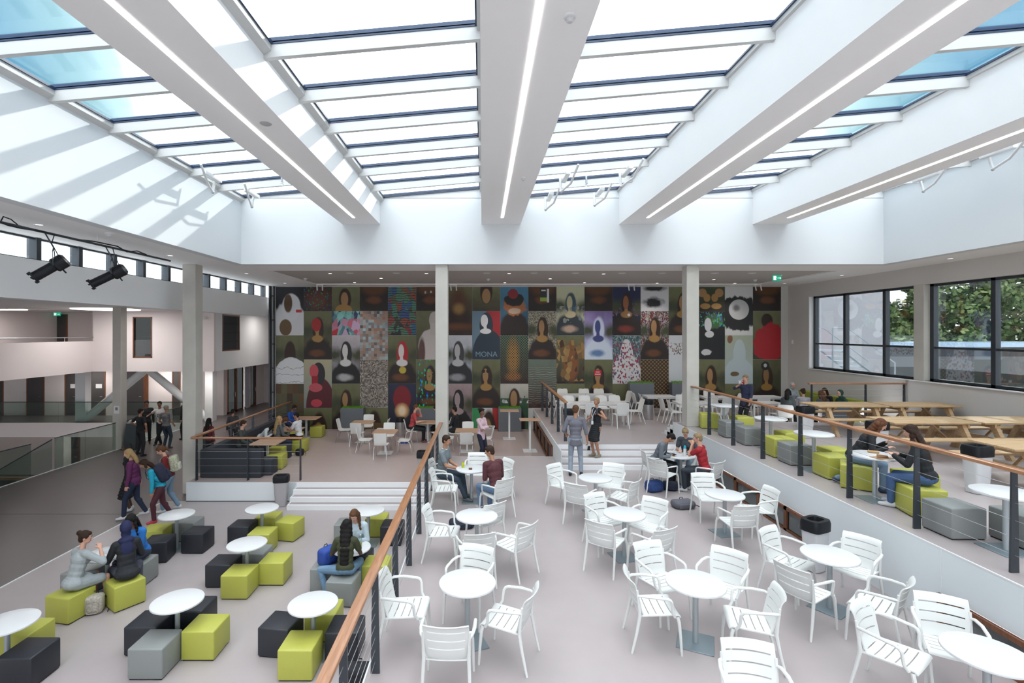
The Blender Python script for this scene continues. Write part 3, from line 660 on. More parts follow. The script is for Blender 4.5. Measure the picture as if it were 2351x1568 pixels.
for (x, y, z, m_, rot, lab) in [(-5.38,13.42,ZB,GREYB,8,'grey bin with black lid standing beside the lounge steps'),
 (5.32,8.0,ZA,WHB,25,'grey bin with black lid against the white wall on the middle terrace'), (-1.62,13.95,ZC,GREYB,0,'black-lidded bin half hidden behind the left oak handrail'),
 (8.45,13.1,ZE,WHB,10,'pale bin with black lid beside the farthest picnic table'), (8.6,10.9,ZE,WHB,10,'pale bin with black lid beside the middle picnic table'), (8.5,8.6,ZE,WHB,10,'pale bin with black lid beside the nearest picnic table'),
 (2.80,16.0,ZD,GREYB,0,'grey bin with black lid at the near end of the short oak handrail')]:
    b = make_bin(m_); b.location = (x, y, z); b.rotation_euler.z = radians(rot); b['label'] = lab; b['group'] = 'square waste bins'
def steel_bin(x, y, z, lab):
    t = thing('waste_bin', lab, 'bin', (x, y, z), group='round steel waste bins')
    MB().lathe([(0,0),(.17,0),(.175,.01),(.178,.56),(0,.56)], 28).build('body', STEEL, t)
    MB().lathe([(0,.56),(.18,.56),(.182,.70),(.16,.735),(0,.74)], 28).build('lid', BLACKP, t)
steel_bin(-3.25, 19.9, ZC, 'round steel bin with black top before the mural, behind the café tables')
steel_bin(6.25, 18.85, ZD, 'round steel bin with black top between the white canteen tables')
# ------------------------------------------------------------------ picnic tables
def make_picnic():
    t = thing('picnic_table', 'x', 'table'); L = .95
    for k in range(5):
        y = -.42+.172*k; MB().rbox(-L, L, y-.078+.078, y+.16, .73, .77, .006, 1).build('top_plank', PICNIC, t)
    for s in (-1, 1):
        for k in (0, 1):
            y = s*.68 + (k-.5)*.14*1; MB().rbox(-L, L, y-.065, y+.065, .43, .47, .006, 1).build('bench_plank', PICNIC, t)
        x = s*(L-.32)
        m = MB(); 
        MB().hexa([(x-.045,-.72,0),(x+.045,-.72,0),(x-.045,-.58,0),(x+.045,-.58,0),(x-.045,-.34,.73),(x+.045,-.34,.73),(x-.045,-.20,.73),(x+.045,-.20,.73)]).build('leg', PICNIC, t)
        MB().hexa([(x-.045,.58,0),(x+.045,.58,0),(x-.045,.72,0),(x+.045,.72,0),(x-.045,.20,.73),(x+.045,.20,.73),(x-.045,.34,.73),(x+.045,.34,.73)]).build('leg', PICNIC, t)
        MB().box(x+.045*s*1, x+.085*s, -.78, .78, .30, .43).build('bench_bearer', PICNIC, t) if s > 0 else MB().box(x-.085, x-.045, -.78, .78, .30, .43).build('bench_bearer', PICNIC, t)
        MB().box(min(x+.045*s,x+.085*s), max(x+.045*s,x+.085*s), -.40, .40, .64, .73).build('top_bearer', PICNIC, t)
        MB().hexa([(x-s*.06,-.03,.34),(x-s*.0,-.03,.30),(x-s*.06,.03,.34),(x-s*.0,.03,.30),(x-s*.52,-.03,.73),(x-s*.44,-.03,.73),(x-s*.52,.03,.73),(x-s*.44,.03,.73)]).build('brace', PICNIC, t)
    return t
pt = make_picnic(); first = True
for (y, nm) in [(13.85,'farthest'), (11.38,'middle'), (8.9,'nearest')]:
    for (x, w) in [(9.98,'left'), (11.96,'right')]:
        lab = 'pale pine picnic table, %s end of the %s row on the raised terrace' % (w, nm)
        if first: first = False; pt.location = (x, y, ZE); pt['label'] = lab; pt['group'] = 'pine picnic tables'
        else: dup(pt, (x, y, ZE), 0, lab, 'pine picnic tables')
# ------------------------------------------------------------------ cafe chairs with chrome legs
def make_cafe():
    t = thing('cafe_chair', 'x', 'chair')
    pts = [(.235,.432),(.225,.448),(.15,.452),(.0,.444),(-.12,.444)]
    shell(pts, [.20,.215,.225,.22,.205], [], curve=.008, thick=.014).build('seat', WHITEP, t)
    bp = [(-.12,.444),(-.185,.46),(-.215,.52),(-.235,.62),(-.26,.74),(-.285,.83),(-.292,.85)]
    shell(bp, [.205,.20,.195,.205,.21,.205,.19], [], curve=.03, cdir='y', thick=.014).build('backrest', WHITEP, t)
    for s in (-1, 1):
        MB().tube([(s*.18,.12,.44),(s*.20,.19,.40),(s*.215,.235,0)], .011, 8).build('leg', CHROME, t)
        MB().tube([(s*.18,-.10,.44),(s*.20,-.18,.40),(s*.215,-.27,0)], .011, 8).build('leg', CHROME, t)
    return t
cc = make_cafe(); ccu = [False]
def cafe(x, y, dg, lab):
    if not ccu[0]:
        ccu[0] = True; cc.location = (x, y, ZC); cc.rotation_euler.z = hd(dg); cc['label'] = lab; cc['group'] = 'white chrome-legged café chairs'; return
    dup(cc, (x, y, ZC), hd(dg), lab, 'white chrome-legged café chairs')
def square_table(x, y, z, lab, w=.74, h=.74, dp=.72, group='oak-topped café tables', rot=0, slim=.035):
    t = thing('cafe_table', lab, 'table', (x, y, z), radians(rot), group)
    MB().rbox(-w/2, w/2, -dp/2, dp/2, h-.03, h, .004, 1).build('tabletop', OAKTOP, t)
    MB().rbox(-slim, slim, -slim, slim, .015, h-.03, .006, 1).build('pedestal', WHITEM, t)
    MB().rbox(-.24, .24, -.24, .24, 0, .015, .004, 1).build('base_plate', WHITEM, t)
square_table(-4.5, 18.9, ZC, 'square oak-topped café table behind left, before the leftmost planter', .8)
square_table(-3.3, 17.1, ZC, 'square oak-topped café table in front, left of the middle column', .8)
square_table(-2.05, 18.9, ZC, 'square oak-topped café table shared by the man in red', .8)
square_table(-.52, 17.3, ZC, 'square oak-topped café table right of the middle column', .8)
for (x, y, dg, w) in [(-5.2,18.9,0,'at the left of the table before the leftmost planter'), (-4.5,19.65,270,'behind the table before the leftmost planter'), (-4.55,18.25,90,'in front of the table before the leftmost planter'), (-3.78,18.95,180,'at the right of the table before the leftmost planter'),
 (-4.02,17.15,0,'left of the front table, left of the middle column'), (-3.35,17.85,270,'behind the front table, left of the middle column'), (-3.3,16.4,90,'seen from behind, at the front table left of the middle column'), (-2.62,17.05,180,'right of the front table, left of the middle column'),
 (-2.66,18.75,10,'under the man in red before the mural'), (-1.6,18.35,120,'with its back to the camera beside the middle column'), (-1.45,19.1,180,'under the person in the dark jacket'),
 (-1.22,17.45,0,'at the left of the table right of the middle column'), (-.52,18.05,270,'behind the table right of the middle column'), (-.52,16.55,90,'seen from behind, at the table right of the middle column'), (.15,17.4,180,'beside the woman in the pink cardigan'), (-1.0,18.3,-20,'behind the middle column, half hidden')]:
    cafe(x, y, dg, 'white chrome-legged café chair '+w)
square_table(1.05, 19.4, ZC, 'tall oak-topped bar table in front of the middle planter', .72, 1.1, .5, 'tall bar tables')
square_table(1.66, 17.4, ZC, 'tall oak-topped bar table nearest the upper terrace side wall', .72, 1.1, .5, 'tall bar tables')
# ------------------------------------------------------------------ white canteen furniture on the upper terrace
def make_side():
    t = thing('side_chair', 'x', 'chair')
    shell([(.24,.43),(.23,.447),(.1,.452),(-.05,.446),(-.17,.444)], [.20,.215,.22,.21,.20], [], curve=.01, thick=.016).build('seat', WHITEP, t)
    shell([(-.17,.444),(-.205,.47),(-.225,.56),(-.25,.68),(-.285,.80),(-.305,.86),(-.308,.875)], [.20,.205,.215,.225,.22,.20,.17], [], curve=.03, cdir='y', thick=.016).build('backrest', WHITEP, t)
    for s in (-1, 1):
        MB().tube([(s*.19,.20,.44),(s*.205,.23,.2),(s*.21,.25,0)], [.02,.018,.014], 8).build('leg', WHITEP, t)
        MB().tube([(s*.19,-.17,.45),(s*.20,-.22,.25),(s*.21,-.30,0)], [.022,.018,.014], 8).build('leg', WHITEP, t)
    return t
sc0 = make_side(); scu = [False]
def side(x, y, dg, lab):
    lab = 'white plastic canteen chair '+lab
    if not scu[0]:
        scu[0] = True; sc0.location = (x, y, ZD); sc0.rotation_euler.z = hd(dg); sc0['label'] = lab; sc0['group'] = 'white canteen chairs'; return
    dup(sc0, (x, y, ZD), hd(dg), lab, 'white canteen chairs')
def long_table(x0, x1, y0, y1, lab):
    t = thing('canteen_table', lab, 'table', ((x0+x1)/2, (y0+y1)/2, ZD), 0, 'white canteen tables'); w = (x1-x0)/2; dp = (y1-y0)/2
    MB().rbox(-w, w, -dp, dp, .715, .745, .004, 1).build('tabletop', WHITET, t)
    MB().box(-w+.03, w-.03, -dp+.03, dp-.03, .66, .715).build('apron', WHITEM, t)
    for sx in (-1, 1):
        for sy in (-1, 1): MB().rbox(sx*(w-.03)-.025, sx*(w-.03)+.025, sy*(dp-.03)-.025, sy*(dp-.03)+.025, 0, .66, .004, 1).build('leg', WHITEM, t)
long_table(2.72,3.92,17.6,18.35,'white canteen table in the front row, nearest the short oak handrail')
long_table(3.96,5.16,17.6,18.35,'white canteen table in the front row, behind the woman in black')
long_table(3.1,4.2,20.0,20.7,'white canteen table in the back row against the mural, left')
long_table(4.24,5.35,20.0,20.7,'white canteen table in the back row against the mural, right')
long_table(6.45,7.6,19.55,20.3,'white canteen table before the right-hand planter and steel bin')
long_table(7.0,8.2,17.75,18.5,'white canteen table half behind the right concrete column')
long_table(8.6,9.8,19.3,20.0,'white canteen table right of the right column, before the mural')
long_table(10.4,11.7,19.4,20.1,'white canteen table behind the seated woman in denim')
long_table(9.6,10.7,17.7,18.4,'white canteen table beside the standing man who drinks')
for (x, y, dg, w) in [(3.1,17.3,92,'in front of the front row, by the bin, seen from behind'), (3.75,17.25,85,'at the front row, just beyond the man in grey'), (4.75,17.2,95,'in front of the front row, behind the woman in black'),
 (3.25,18.7,270,'behind the front row, leftmost'), (3.85,18.7,268,'behind the front row, second from left'), (4.5,18.7,272,'behind the front row, second from right'), (5.0,18.72,270,'behind the front row, rightmost'), (5.5,18.0,182,'at the right end of the front row'),
 (3.4,19.6,88,'in front of the back row, leftmost'), (4.2,19.6,92,'in front of the back row, middle'), (4.95,19.6,90,'in front of the back row, right'), (3.4,21.0,270,'against the mural, leftmost of the back row'), (4.3,21.0,268,'against the mural, middle of the back row'), (4.95,21.0,272,'against the mural, right of the back row'), (5.75,20.35,190,'at the right end of the back row'),
 (2.95,19.3,10,'beside the short oak handrail, farther'), (2.95,20.4,10,'beside the short oak handrail, farthest'),
 (6.25,19.95,2,'left of the table before the right planter, farther'), (6.4,19.5,-8,'left of the table before the right planter, nearer'), (7.75,19.9,178,'right of the table before the right planter'),
 (6.75,18.25,5,'left of the table by the right column, farther'), (6.85,17.75,-5,'left of the table by the right column, nearer'), (7.6,18.95,262,'behind the table by the right column'),
 (8.15,17.2,120,'just right of the right column, nearest'), (8.55,18.9,200,'right of the right column, turned to the mural'), (9.3,20.35,265,'against the mural beside the round brown face panel'), (9.1,18.8,95,'behind the farthest round table, back to the camera'), (9.85,19.5,185,'right end of the table before the mural'),
 (9.35,17.95,0,'left of the table of the man who drinks'), (10.25,17.35,100,'beside the standing man who drinks, back to the camera'), (10.9,18.0,185,'right of the table of the man who drinks'),
 (10.6,19.0,80,'behind the woman in denim'), (10.15,16.75,60,'under the woman in the denim jacket'), (10.75,16.75,75,'under the woman with the hair bun'), (11.15,16.55,95,'empty, beside the charcoal booth'),
 (12.3,16.3,100,'glimpsed below the farthest picnic table')]: side(x, y, dg, w)
# ------------------------------------------------------------------ planters
for (x, y, z, w, h, lab) in [(-5.4,20.95,ZC,.95,.98,'leftmost, behind the café tables'), (-2.33,20.95,ZC,.95,.98,'behind the man in red'), (1.15,20.95,ZC,.95,.98,'behind the tall bar tables'), (6.6,20.85,ZD,1.0,1.18,'beside the white canteen tables'), (8.35,20.95,ZD,.95,1.18,'peeping out left of the right column')]:
    t = thing('planter', 'slate grey box planter topped with green moss, '+lab, 'planter', (x, y, z), 0, 'slate grey planters along the mural')
    m = MB(); m.rbox(-w/2, w/2, -.2, .2, 0, h-.02, .008, 1); m.build('box', PLANTER, t)
    g = MB(); rnd = random.Random(x)
    for k in range(150):
        px, py = rnd.uniform(-w/2+.03, w/2-.03), rnd.uniform(-.17,.17); hh = rnd.uniform(.03,.07)
        g.add([(px-.02,py,h-.025),(px+.02,py+.01,h-.025),(px+rnd.uniform(-.03,.03),py+rnd.uniform(-.02,.02),h+hh)], [[0,1,2]]); g.ell((px,py,h-.01),(.035,.03,.03),n=6,m=4)
    g.build('moss', GREEN, t)
# ------------------------------------------------------------------ charcoal booth in the cafe
FAB = mat('charcoal_fabric', (.035,.04,.05), .8, var=.08, nscale=20, bump=.2, bscale=150)
FABL = mat('olive_lime_fabric', (.22,.26,.03), .8, var=.06, nscale=20, bump=.2, bscale=150)
t = thing('booth_sofa', 'long charcoal upholstered booth sofa behind the oak handrail at the left', 'sofa')
MB().rbox(-7.98,-6.25,14.15,14.38,ZC,ZC+.80,.03,2).build('end_panel', FAB, t)
MB().rbox(-7.98,-6.05,14.38,14.85,ZC,ZC+.45,.03,2).build('seat', FAB, t)
MB().rbox(-7.98,-7.75,14.38,21.0,ZC,ZC+.80,.03,2).build('backrest', FAB, t)
MB().rbox(-7.75,-7.22,14.85,21.0,ZC,ZC+.45,.03,2).build('seat', FAB, t)
MB().rbox(-7.22,-6.3,16.35,16.6,ZC,ZC+.45,.03,2).build('partition', FAB, t)
square_table(-6.62, 15.45, ZC, 'oak-topped table in the booth, nearest the front oak handrail', .82, .74, .8, 'oak booth tables')
square_table(-6.75, 17.5, ZC, 'oak-topped table in the booth with a bottle and phone on it', .9, .74, .75, 'oak booth tables')
square_table(-6.95, 19.8, ZC, 'oak-topped table in the booth nearest the mural', 1.0, .74, .75, 'oak booth tables')
stool('lime green', -6.24, 15.25, ZC, 2, 'in the café, nearest the front oak handrail'); 
stool('lime green', -6.3, 17.3, ZC, -5, 'under the boy in the white T-shirt'); stool('lime green', -6.5, 19.8, ZC, 0, 'right of the booth table nearest the mural'); stool('lime green', -6.62, 16.25, ZC, 0, 'between two booth tables, half hidden by an oak tabletop')
stool('lime green', -6.9, 18.5, ZC, 0, 'behind the boy in the white T-shirt')
# booth at the right wall
t = thing('booth_sofa', 'lime green fabric booth sofa against the right wall behind the picnic tables', 'sofa')
MB().rbox(12.35,12.62,16.2,19.6,ZD,ZD+1.02,.04,2).build('backrest', FABL, t); MB().rbox(11.75,12.35,16.2,19.6,ZD,ZD+.46,.04,2).build('seat', FABL, t)
t = thing('booth_sofa', 'charcoal fabric bench back in front of the seated group, right', 'sofa')
MB().rbox(10.95,11.75,15.98,16.15,ZD+.0,ZD+1.0,.03,2).build('backrest', FAB, t)
square_table(11.45, 17.6, ZD, 'low oak table between the seated group and the lime booth', .8, .74, 1.4, 'oak booth tables')
# ------------------------------------------------------------------ mural of printed panels (plain generic stand-ins)
def panel_mat(name, bgt, bgb, ops, seed=0):
    """vertical two-colour ground plus flat shapes; all coordinates are 0-1 on the panel"""
    m = bpy.data.materials.new(name); m.use_nodes = True; t = m.node_tree; N = t.nodes; K = t.links
    b = N['Principled BSDF']; b.inputs['Roughness'].default_value = .55
    uv = N.new('ShaderNodeUVMap'); sp = N.new('ShaderNodeSeparateXYZ'); K.new(uv.outputs[0], sp.inputs[0])
    nz = N.new('ShaderNodeTexNoise'); nz.noise_dimensions = '3D'; nz.inputs['Scale'].default_value = 5; nz.inputs['Detail'].default_value = 5
    off = N.new('ShaderNodeVectorMath'); off.operation = 'ADD'; off.inputs[1].default_value = (seed*3.1, seed*1.7, seed)
    K.new(uv.outputs[0], off.inputs[0]); K.new(off.outputs[0], nz.inputs['Vector'])
    def mth(op, a, c=None, cl=False):
        n = N.new('ShaderNodeMath'); n.operation = op; n.use_clamp = cl
        for i, q in enumerate((a, c)):
            if q is None: continue
            if hasattr(q, 'default_value') or hasattr(q, 'links'): K.new(q, n.inputs[i])
            else: n.inputs[i].default_value = q
        return n.outputs[0]
    def mix(f, a, c):
        n = N.new('ShaderNodeMix'); n.data_type = 'RGBA'
        if hasattr(f, 'links'): K.new(f, n.inputs[0])
        else: n.inputs[0].default_value = f
        for i, q in ((6, a), (7, c)):
            if hasattr(q, 'links'): K.new(q, n.inputs[i])
            else: n.inputs[i].default_value = (*q, 1)
        return n.outputs[2]
    v2 = mth('ADD', sp.outputs[1], mth('MULTIPLY', mth('SUBTRACT', nz.outputs[0], .5), .5), True)
    col = mix(v2, bgb, bgt)
    U, V = sp.outputs[0], sp.outputs[1]
    wob = mth('MULTIPLY', mth('SUBTRACT', nz.outputs[0], .5), .6)
    for op in ops:
        k = op[0]
        if k == 'e':      # ellipse cx cy rx ry colour soft wobble
            _, x, y, rx, ry, c = op[:6]; soft = op[6] if len(op) > 6 else .08; wb = op[7] if len(op) > 7 else .15
            dx = mth('DIVIDE', mth('SUBTRACT', U, x), rx); dy = mth('DIVIDE', mth('SUBTRACT', V, y), ry)
            r = mth('ADD', mth('SQRT', mth('ADD', mth('MULTIPLY', dx, dx), mth('MULTIPLY', dy, dy))), mth('MULTIPLY', wob, wb))
            f = mth('DIVIDE', mth('SUBTRACT', 1+soft, r), 2*soft, True); col = mix(f, col, c)
        elif k == 'r':    # rectangle x0 x1 y0 y1 colour
            _, x0, x1, y0, y1, c = op
            f = mth('MULTIPLY', mth('MULTIPLY', mth('GREATER_THAN', U, x0), mth('LESS_THAN', U, x1)), mth('MULTIPLY', mth('GREATER_THAN', V, y0), mth('LESS_THAN', V, y1))); col = mix(f, col, c)
        elif k == 'v':    # cell mosaic: scale, colours..., density, region y0 y1
            _, sc, c1, c2, amt, y0, y1 = op
            vo = N.new('ShaderNodeTexVoronoi'); vo.inputs['Scale'].default_value = sc; K.new(off.outputs[0], vo.inputs['Vector'])
            s3 = N.new('ShaderNodeSeparateColor'); K.new(vo.outputs['Color'], s3.inputs[0])
            cc_ = mix(s3.outputs[1], c1, c2)
            if amt < 1: f = mth('LESS_THAN', s3.outputs[0], amt)
            else: f = 1.0
            g = mth('MULTIPLY', mth('GREATER_THAN', V, y0), mth('LESS_THAN', V, y1))
            col = mix(mth('MULTIPLY', g, f), col, cc_)
        elif k == 'V':    # many-coloured cells
            _, sc, amt, sat, y0, y1, bri = op
            vo = N.new('ShaderNodeTexVoronoi'); vo.inputs['Scale'].default_value = sc; K.new(off.outputs[0], vo.inputs['Vector'])
            s3 = N.new('ShaderNodeSeparateColor'); K.new(vo.outputs['Color'], s3.inputs[0])
            hs = N.new('ShaderNodeHueSaturation'); hs.inputs['Saturation'].default_value = sat; hs.inputs['Value'].default_value = bri; K.new(vo.outputs['Color'], hs.inputs['Color'])
            g = mth('MULTIPLY', mth('GREATER_THAN', V, y0), mth('LESS_THAN', V, y1))
            col = mix(mth('MULTIPLY', g, mth('LESS_THAN', s3.outputs[0], amt)), col, hs.outputs[0])
        elif k == 'g':    # square grid of random tones: nx ny colourA colourB
            _, nx, ny, c1, c2, c3 = op
            mp = N.new('ShaderNodeVectorMath'); mp.operation = 'MULTIPLY'; mp.inputs[1].default_value = (nx, ny, 1); K.new(uv.outputs[0], mp.inputs[0])
            fl = N.new('ShaderNodeVectorMath'); fl.operation = 'FLOOR'; K.new(mp.outputs[0], fl.inputs[0])
            wn = N.new('ShaderNodeTexWhiteNoise'); K.new(fl.outputs[0], wn.inputs['Vector'])
            s3 = N.new('ShaderNodeSeparateColor'); K.new(wn.outputs['Color'], s3.inputs[0])
            col = mix(s3.outputs[0], c1, mix(s3.outputs[1], c2, c3))
        elif k == 'd':    # dot lattice
            _, n_, c = op
            a = mth('SINE', mth('MULTIPLY', U, n_*pi)); q = mth('SINE', mth('MULTIPLY', V, n_*1.72*pi))
            f = mth('GREATER_THAN', mth('MULTIPLY', a, q), .15); col = mix(f, col, c)
        elif k == 's':    # stripes
            _, n_, c, y0, y1, th = op
            f = mth('GREATER_THAN', mth('SINE', mth('ADD', mth('MULTIPLY', V, n_*2*pi), mth('MULTIPLY', wob, 14))), th)
            g = mth('MULTIPLY', mth('GREATER_THAN', V, y0), mth('LESS_THAN', V, y1)); col = mix(mth('MULTIPLY', f, g), col, c)
    K.new(col, b.inputs['Base Color'])
    return m
OL_T, OL_B = (.15,.155,.075), (.045,.035,.018)
DK, HAIR, AMB, TAN, WRM = (.020,.012,.010), (.030,.013,.007), (.36,.20,.06), (.34,.19,.085), (.13,.045,.016)
def bust(mound=DK, hood=HAIR, neck=AMB, face=TAN, low=WRM, soft=.08):
    return [('e',.08,.60,.34,.12,(.045,.055,.028),.6,2.0),('e',.95,.58,.30,.13,(.055,.06,.03),.6,2.0),('e',.5,-.02,.56,.50,mound,soft,.4),('e',.51,.61,.20,.27,hood,soft,.3),('e',.49,.43,.20,.072,neck,.12,.6),('e',.48,.50,.06,.10,neck,.12,.2),('e',.47,.675,.10,.14,face,soft,.2),('e',.46,.13,.26,.07,low,.35,1.0)]
BU = bust()
HALF_LOW = [('e',.5,1.0,.45,.35,(.10,.04,.012),.3,.6),('e',.5,.45,.24,.14,WRM,.4,1.2)]
P = []   # (column, row, label, bg top, bg bottom, ops)
OLV = 'olive and brown printed panel with a dark rounded figure'
A = lambda c, lst: P.append((c, lst))
A(0, [('black panel with a big white suited shape', (.01,.01,.015),(.01,.01,.012), [('e',.5,.25,.6,.45,(.62,.62,.64),.06,.5),('e',.55,.58,.33,.28,(.66,.66,.68),.06,.2),('e',.44,.66,.15,.19,(.10,.05,.02),.1,.1),('e',.35,.16,.22,.17,(.12,.07,.03),.05,.1),('r',.72,.93,.47,.53,(.5,.05,.05))]),
 ('olive panel, its lower half white line work', OL_T,OL_B, BU[:4]+[('r',-1,2,-1,.02,(.66,.68,.70)),('e',.55,.12,.62,.42,(.66,.68,.70),.02,.2),('s',7,(.25,.26,.28),0,.42,.97)]),
 ('checkered olive and dark panel', OL_T,OL_B, [('g',5,5,(.10,.10,.05),(.02,.014,.012),(.13,.06,.02))])])
A(1, [('dark speckled half panel', DK,(.012,.01,.012), [('e',.5,.5,.45,.5,(.10,.03,.015),.5,1.5),('V',30,.10,1.2,0,1,.35)]),
 ('olive panel, red oval over a dark figure', OL_T,OL_B, BU+[('e',.45,.72,.17,.14,(.35,.02,.02),.05,.3)]),
 ('cream and teal panel with rounded maroon and pink shapes', (.42,.38,.25),(.20,.26,.26), [('e',.6,.0,.52,.62,(.09,.012,.018),.02,0),('e',.52,.70,.24,.24,(.02,.018,.022),.02,0),('e',.36,.76,.16,.14,(.50,.07,.09),.02,0),('r',.28,.50,.45,.66,(.30,.01,.02)),('e',.42,.42,.24,.09,(.48,.08,.10),.02,0),('e',.45,.10,.20,.08,(.5,.05,.07),.02,0)]),
 (OLV+', low left', OL_T,OL_B, [('e',.55,.40,.30,.5,HAIR),('e',.52,.35,.20,.35,TAN)])])
A(2, [('olive panel above flat coloured bands', OL_T,OL_B, [('e',.47,.75,.22,.22,HAIR),('e',.45,.74,.13,.15,TAN),('e',.42,.52,.3,.12,AMB),('v',9,(.03,.03,.10),(.25,.6,.55),1,0,.50),('v',6,(.45,.02,.03),(.45,.35,.5),.55,0,.34)]),
 ('grey tone panel with a dark draped figure', (.45,.42,.45),(.06,.06,.065), bust((.012,.012,.014),(.02,.02,.022),(.62,.60,.60),(.60,.58,.58),(.42,.41,.42),.05)),
 (OLV+', behind the leftmost planter', OL_T,OL_B, BU)])
A(3, [('dark brown half panel, amber patch', DK,DK, HALF_LOW), ('pixel mosaic panel in blue, brown and peach', (.2,.2,.2),(.1,.1,.1), [('g',10,17,(.16,.30,.38),(.05,.045,.05),(.42,.25,.17)),('r',.3,.62,.42,.9,(.50,.28,.19)),('g',10,17,(.34,.2,.14),(.05,.05,.06),(.36,.5,.55)),]),
 ('collage panel of tiny grey snapshots', (.2,.2,.2),(.1,.1,.1), [('g',26,44,(.06,.05,.045),(.5,.47,.42),(.28,.22,.17))]), ('olive panel with a brown hatted head', OL_T,OL_B, [('e',.5,.45,.28,.5,HAIR),('e',.48,.3,.18,.4,TAN),('e',.5,.62,.4,.08,(.12,.07,.03))])])
A(4, [('panel of curling coloured leaf shapes', (.14,.15,.08),(.02,.02,.03), [('v',4.5,(.26,.03,.04),(.30,.10,.05),.45,0,1),('v',6,(.05,.09,.26),(.05,.16,.22),.30,0,1),('v',7,(.07,.24,.17),(.10,.20,.12),.22,0,1),('s',20,(.015,.015,.02),0,1,.72)]),
 ('olive panel, bright red hood and pale oval', OL_T,OL_B, bust(DK,(.42,.015,.02),(.66,.64,.64),(.66,.62,.60))+[('e',.52,.28,.13,.07,(.48,.38,.05),.1,.6)]),
 ('night blue panel with red lampshade and glow', (.02,.025,.06),(.012,.012,.02), [('e',.5,.70,.32,.26,(.20,.012,.02),.05,.2),('e',.5,.44,.22,.14,(.7,.42,.18),.3,.3),('e',.5,.44,.12,.09,(.85,.7,.5),.3,.2)])])
A(5, [('dark brown half panel with pale marks', DK,DK, HALF_LOW+[('r',.3,.36,.72,.82,(.4,.4,.4)),('r',.5,.56,.74,.84,(.4,.4,.4))]), ('olive panel with a white sculpture shape', OL_T,OL_B, [('e',.72,.80,.26,.20,(.50,.45,.42),.05,.5),('e',.62,.28,.55,.36,(.60,.54,.52),.04,.3),('r',.5,.8,.5,.75,(.55,.50,.47)),('e',.2,.15,.12,.3,(.12,.06,.05),.2,.3)]),
 ('olive panel with coloured streamers', OL_T,OL_B, BU+[('V',22,.12,1.3,0,1,.7)]), (OLV+', behind the second planter', OL_T,OL_B, BU)])
A(6, [('blurred brown and olive panel', (.14,.13,.06),(.05,.02,.01), [('e',.5,.3,.6,.4,(.03,.014,.01),.5),('e',.5,.7,.25,.25,(.09,.03,.014),.6),('e',.52,.55,.18,.1,(.30,.17,.05),.5),('e',.5,.18,.5,.06,(.14,.045,.014),.7)]),
 ('pale sky panel with a grey draped figure', (.55,.57,.62),(.20,.22,.26), bust((.02,.02,.025),(.05,.05,.055),(.5,.49,.5),(.48,.47,.48),(.3,.3,.32),.05)),
 ('pinkish panel with a black figure', (.38,.28,.29),(.012,.01,.012), bust((.01,.01,.012),(.01,.01,.012),(.36,.27,.28),(.34,.26,.27),(.012,.01,.012),.03))])
A(7, [('olive half panel, brown shape hanging down', OL_T,OL_B, [('e',.5,.8,.22,.5,HAIR),('e',.5,.62,.15,.3,TAN)]), ('flat slate blue and red panel with white block letters', (.14,.22,.29),(.14,.22,.29), [('r',.5,1.1,.45,1.1,(.34,.02,.025)),('e',.58,.0,.60,.62,(.025,.04,.06),.02,.0),('e',.5,.70,.24,.27,(.025,.04,.06),.02,.0),('e',.43,.80,.13,.13,(.75,.76,.77),.02,.0),('e',.48,.585,.20,.055,(.75,.76,.77),.02,.3),('e',.46,.66,.055,.07,(.75,.76,.77),.02,.1)]),
 ('olive panel, figure with round dark spots', OL_T,OL_B, BU+[('e',.40,.76,.06,.035,(.01,.01,.01),.05,0),('e',.56,.76,.06,.035,(.01,.01,.01),.05,0)]), ('green, white and red panel low behind the café', (.6,.6,.58),(.5,.5,.48), [('r',-1,.33,-1,2,(.04,.26,.09)),('r',.72,2,-1,2,(.42,.03,.03)),('e',.58,.35,.3,.6,HAIR),('e',.55,.42,.17,.35,TAN),('r',.38,.74,.52,.64,(.75,.75,.75))])])
A(8, [('blue water panel with red and orange blossom shapes', (.06,.20,.32),(.03,.05,.08), [('e',.5,.0,.55,.5,DK,.06,.3),('e',.5,.60,.40,.20,(.36,.13,.05),.05,2.0),('e',.5,.74,.34,.14,(.015,.012,.012),.05,1.2),('e',.45,.86,.20,.10,(.22,.015,.02),.05,1.0),('e',.5,.50,.22,.06,(.55,.40,.28),.1,1)]),
 ('dark panel of gold and teal dots', (.10,.16,.10),(.05,.02,.014), [('e',.45,.55,.2,.35,(.45,.24,.06),.4,.5),('e',.45,.15,.25,.08,(.4,.16,.04),.4,.5),('d',22,(.012,.01,.012))]), ('pale cloud panel over green meadow', (.50,.48,.42),(.03,.06,.03), [('r',-1,2,-1,.70,(.03,.08,.04)),('v',14,(.6,.6,.6),(.02,.02,.02),.3,.6,.75)]+[('e',.5,.1,.4,.5,DK),('e',.5,.66,.20,.25,HAIR),('e',.48,.68,.12,.18,TAN),('e',.47,.38,.2,.1,AMB)])])
A(9, [('dark brown half panel with a yellow and black booklet', DK,DK, HALF_LOW+[('r',.42,.66,.42,.95,(.03,.03,.03)),('r',.42,.66,.40,.56,(.30,.42,.06)),('r',.66,.74,.35,.92,(.6,.6,.6)),('r',.46,.62,.82,.88,(.6,.6,.6))]), ('black and cream noise panel round a dark figure', (.3,.27,.2),(.3,.27,.2), [('v',55,(.55,.5,.38),(.012,.01,.01),1,0,1)]+BU),
 ('grey green panel with fine white radiating text lines', (.13,.17,.13),(.05,.015,.012), [('s',22,(.35,.36,.34),.1,.85,.93)]), (OLV+', behind the bar tables', OL_T,OL_B, BU)])
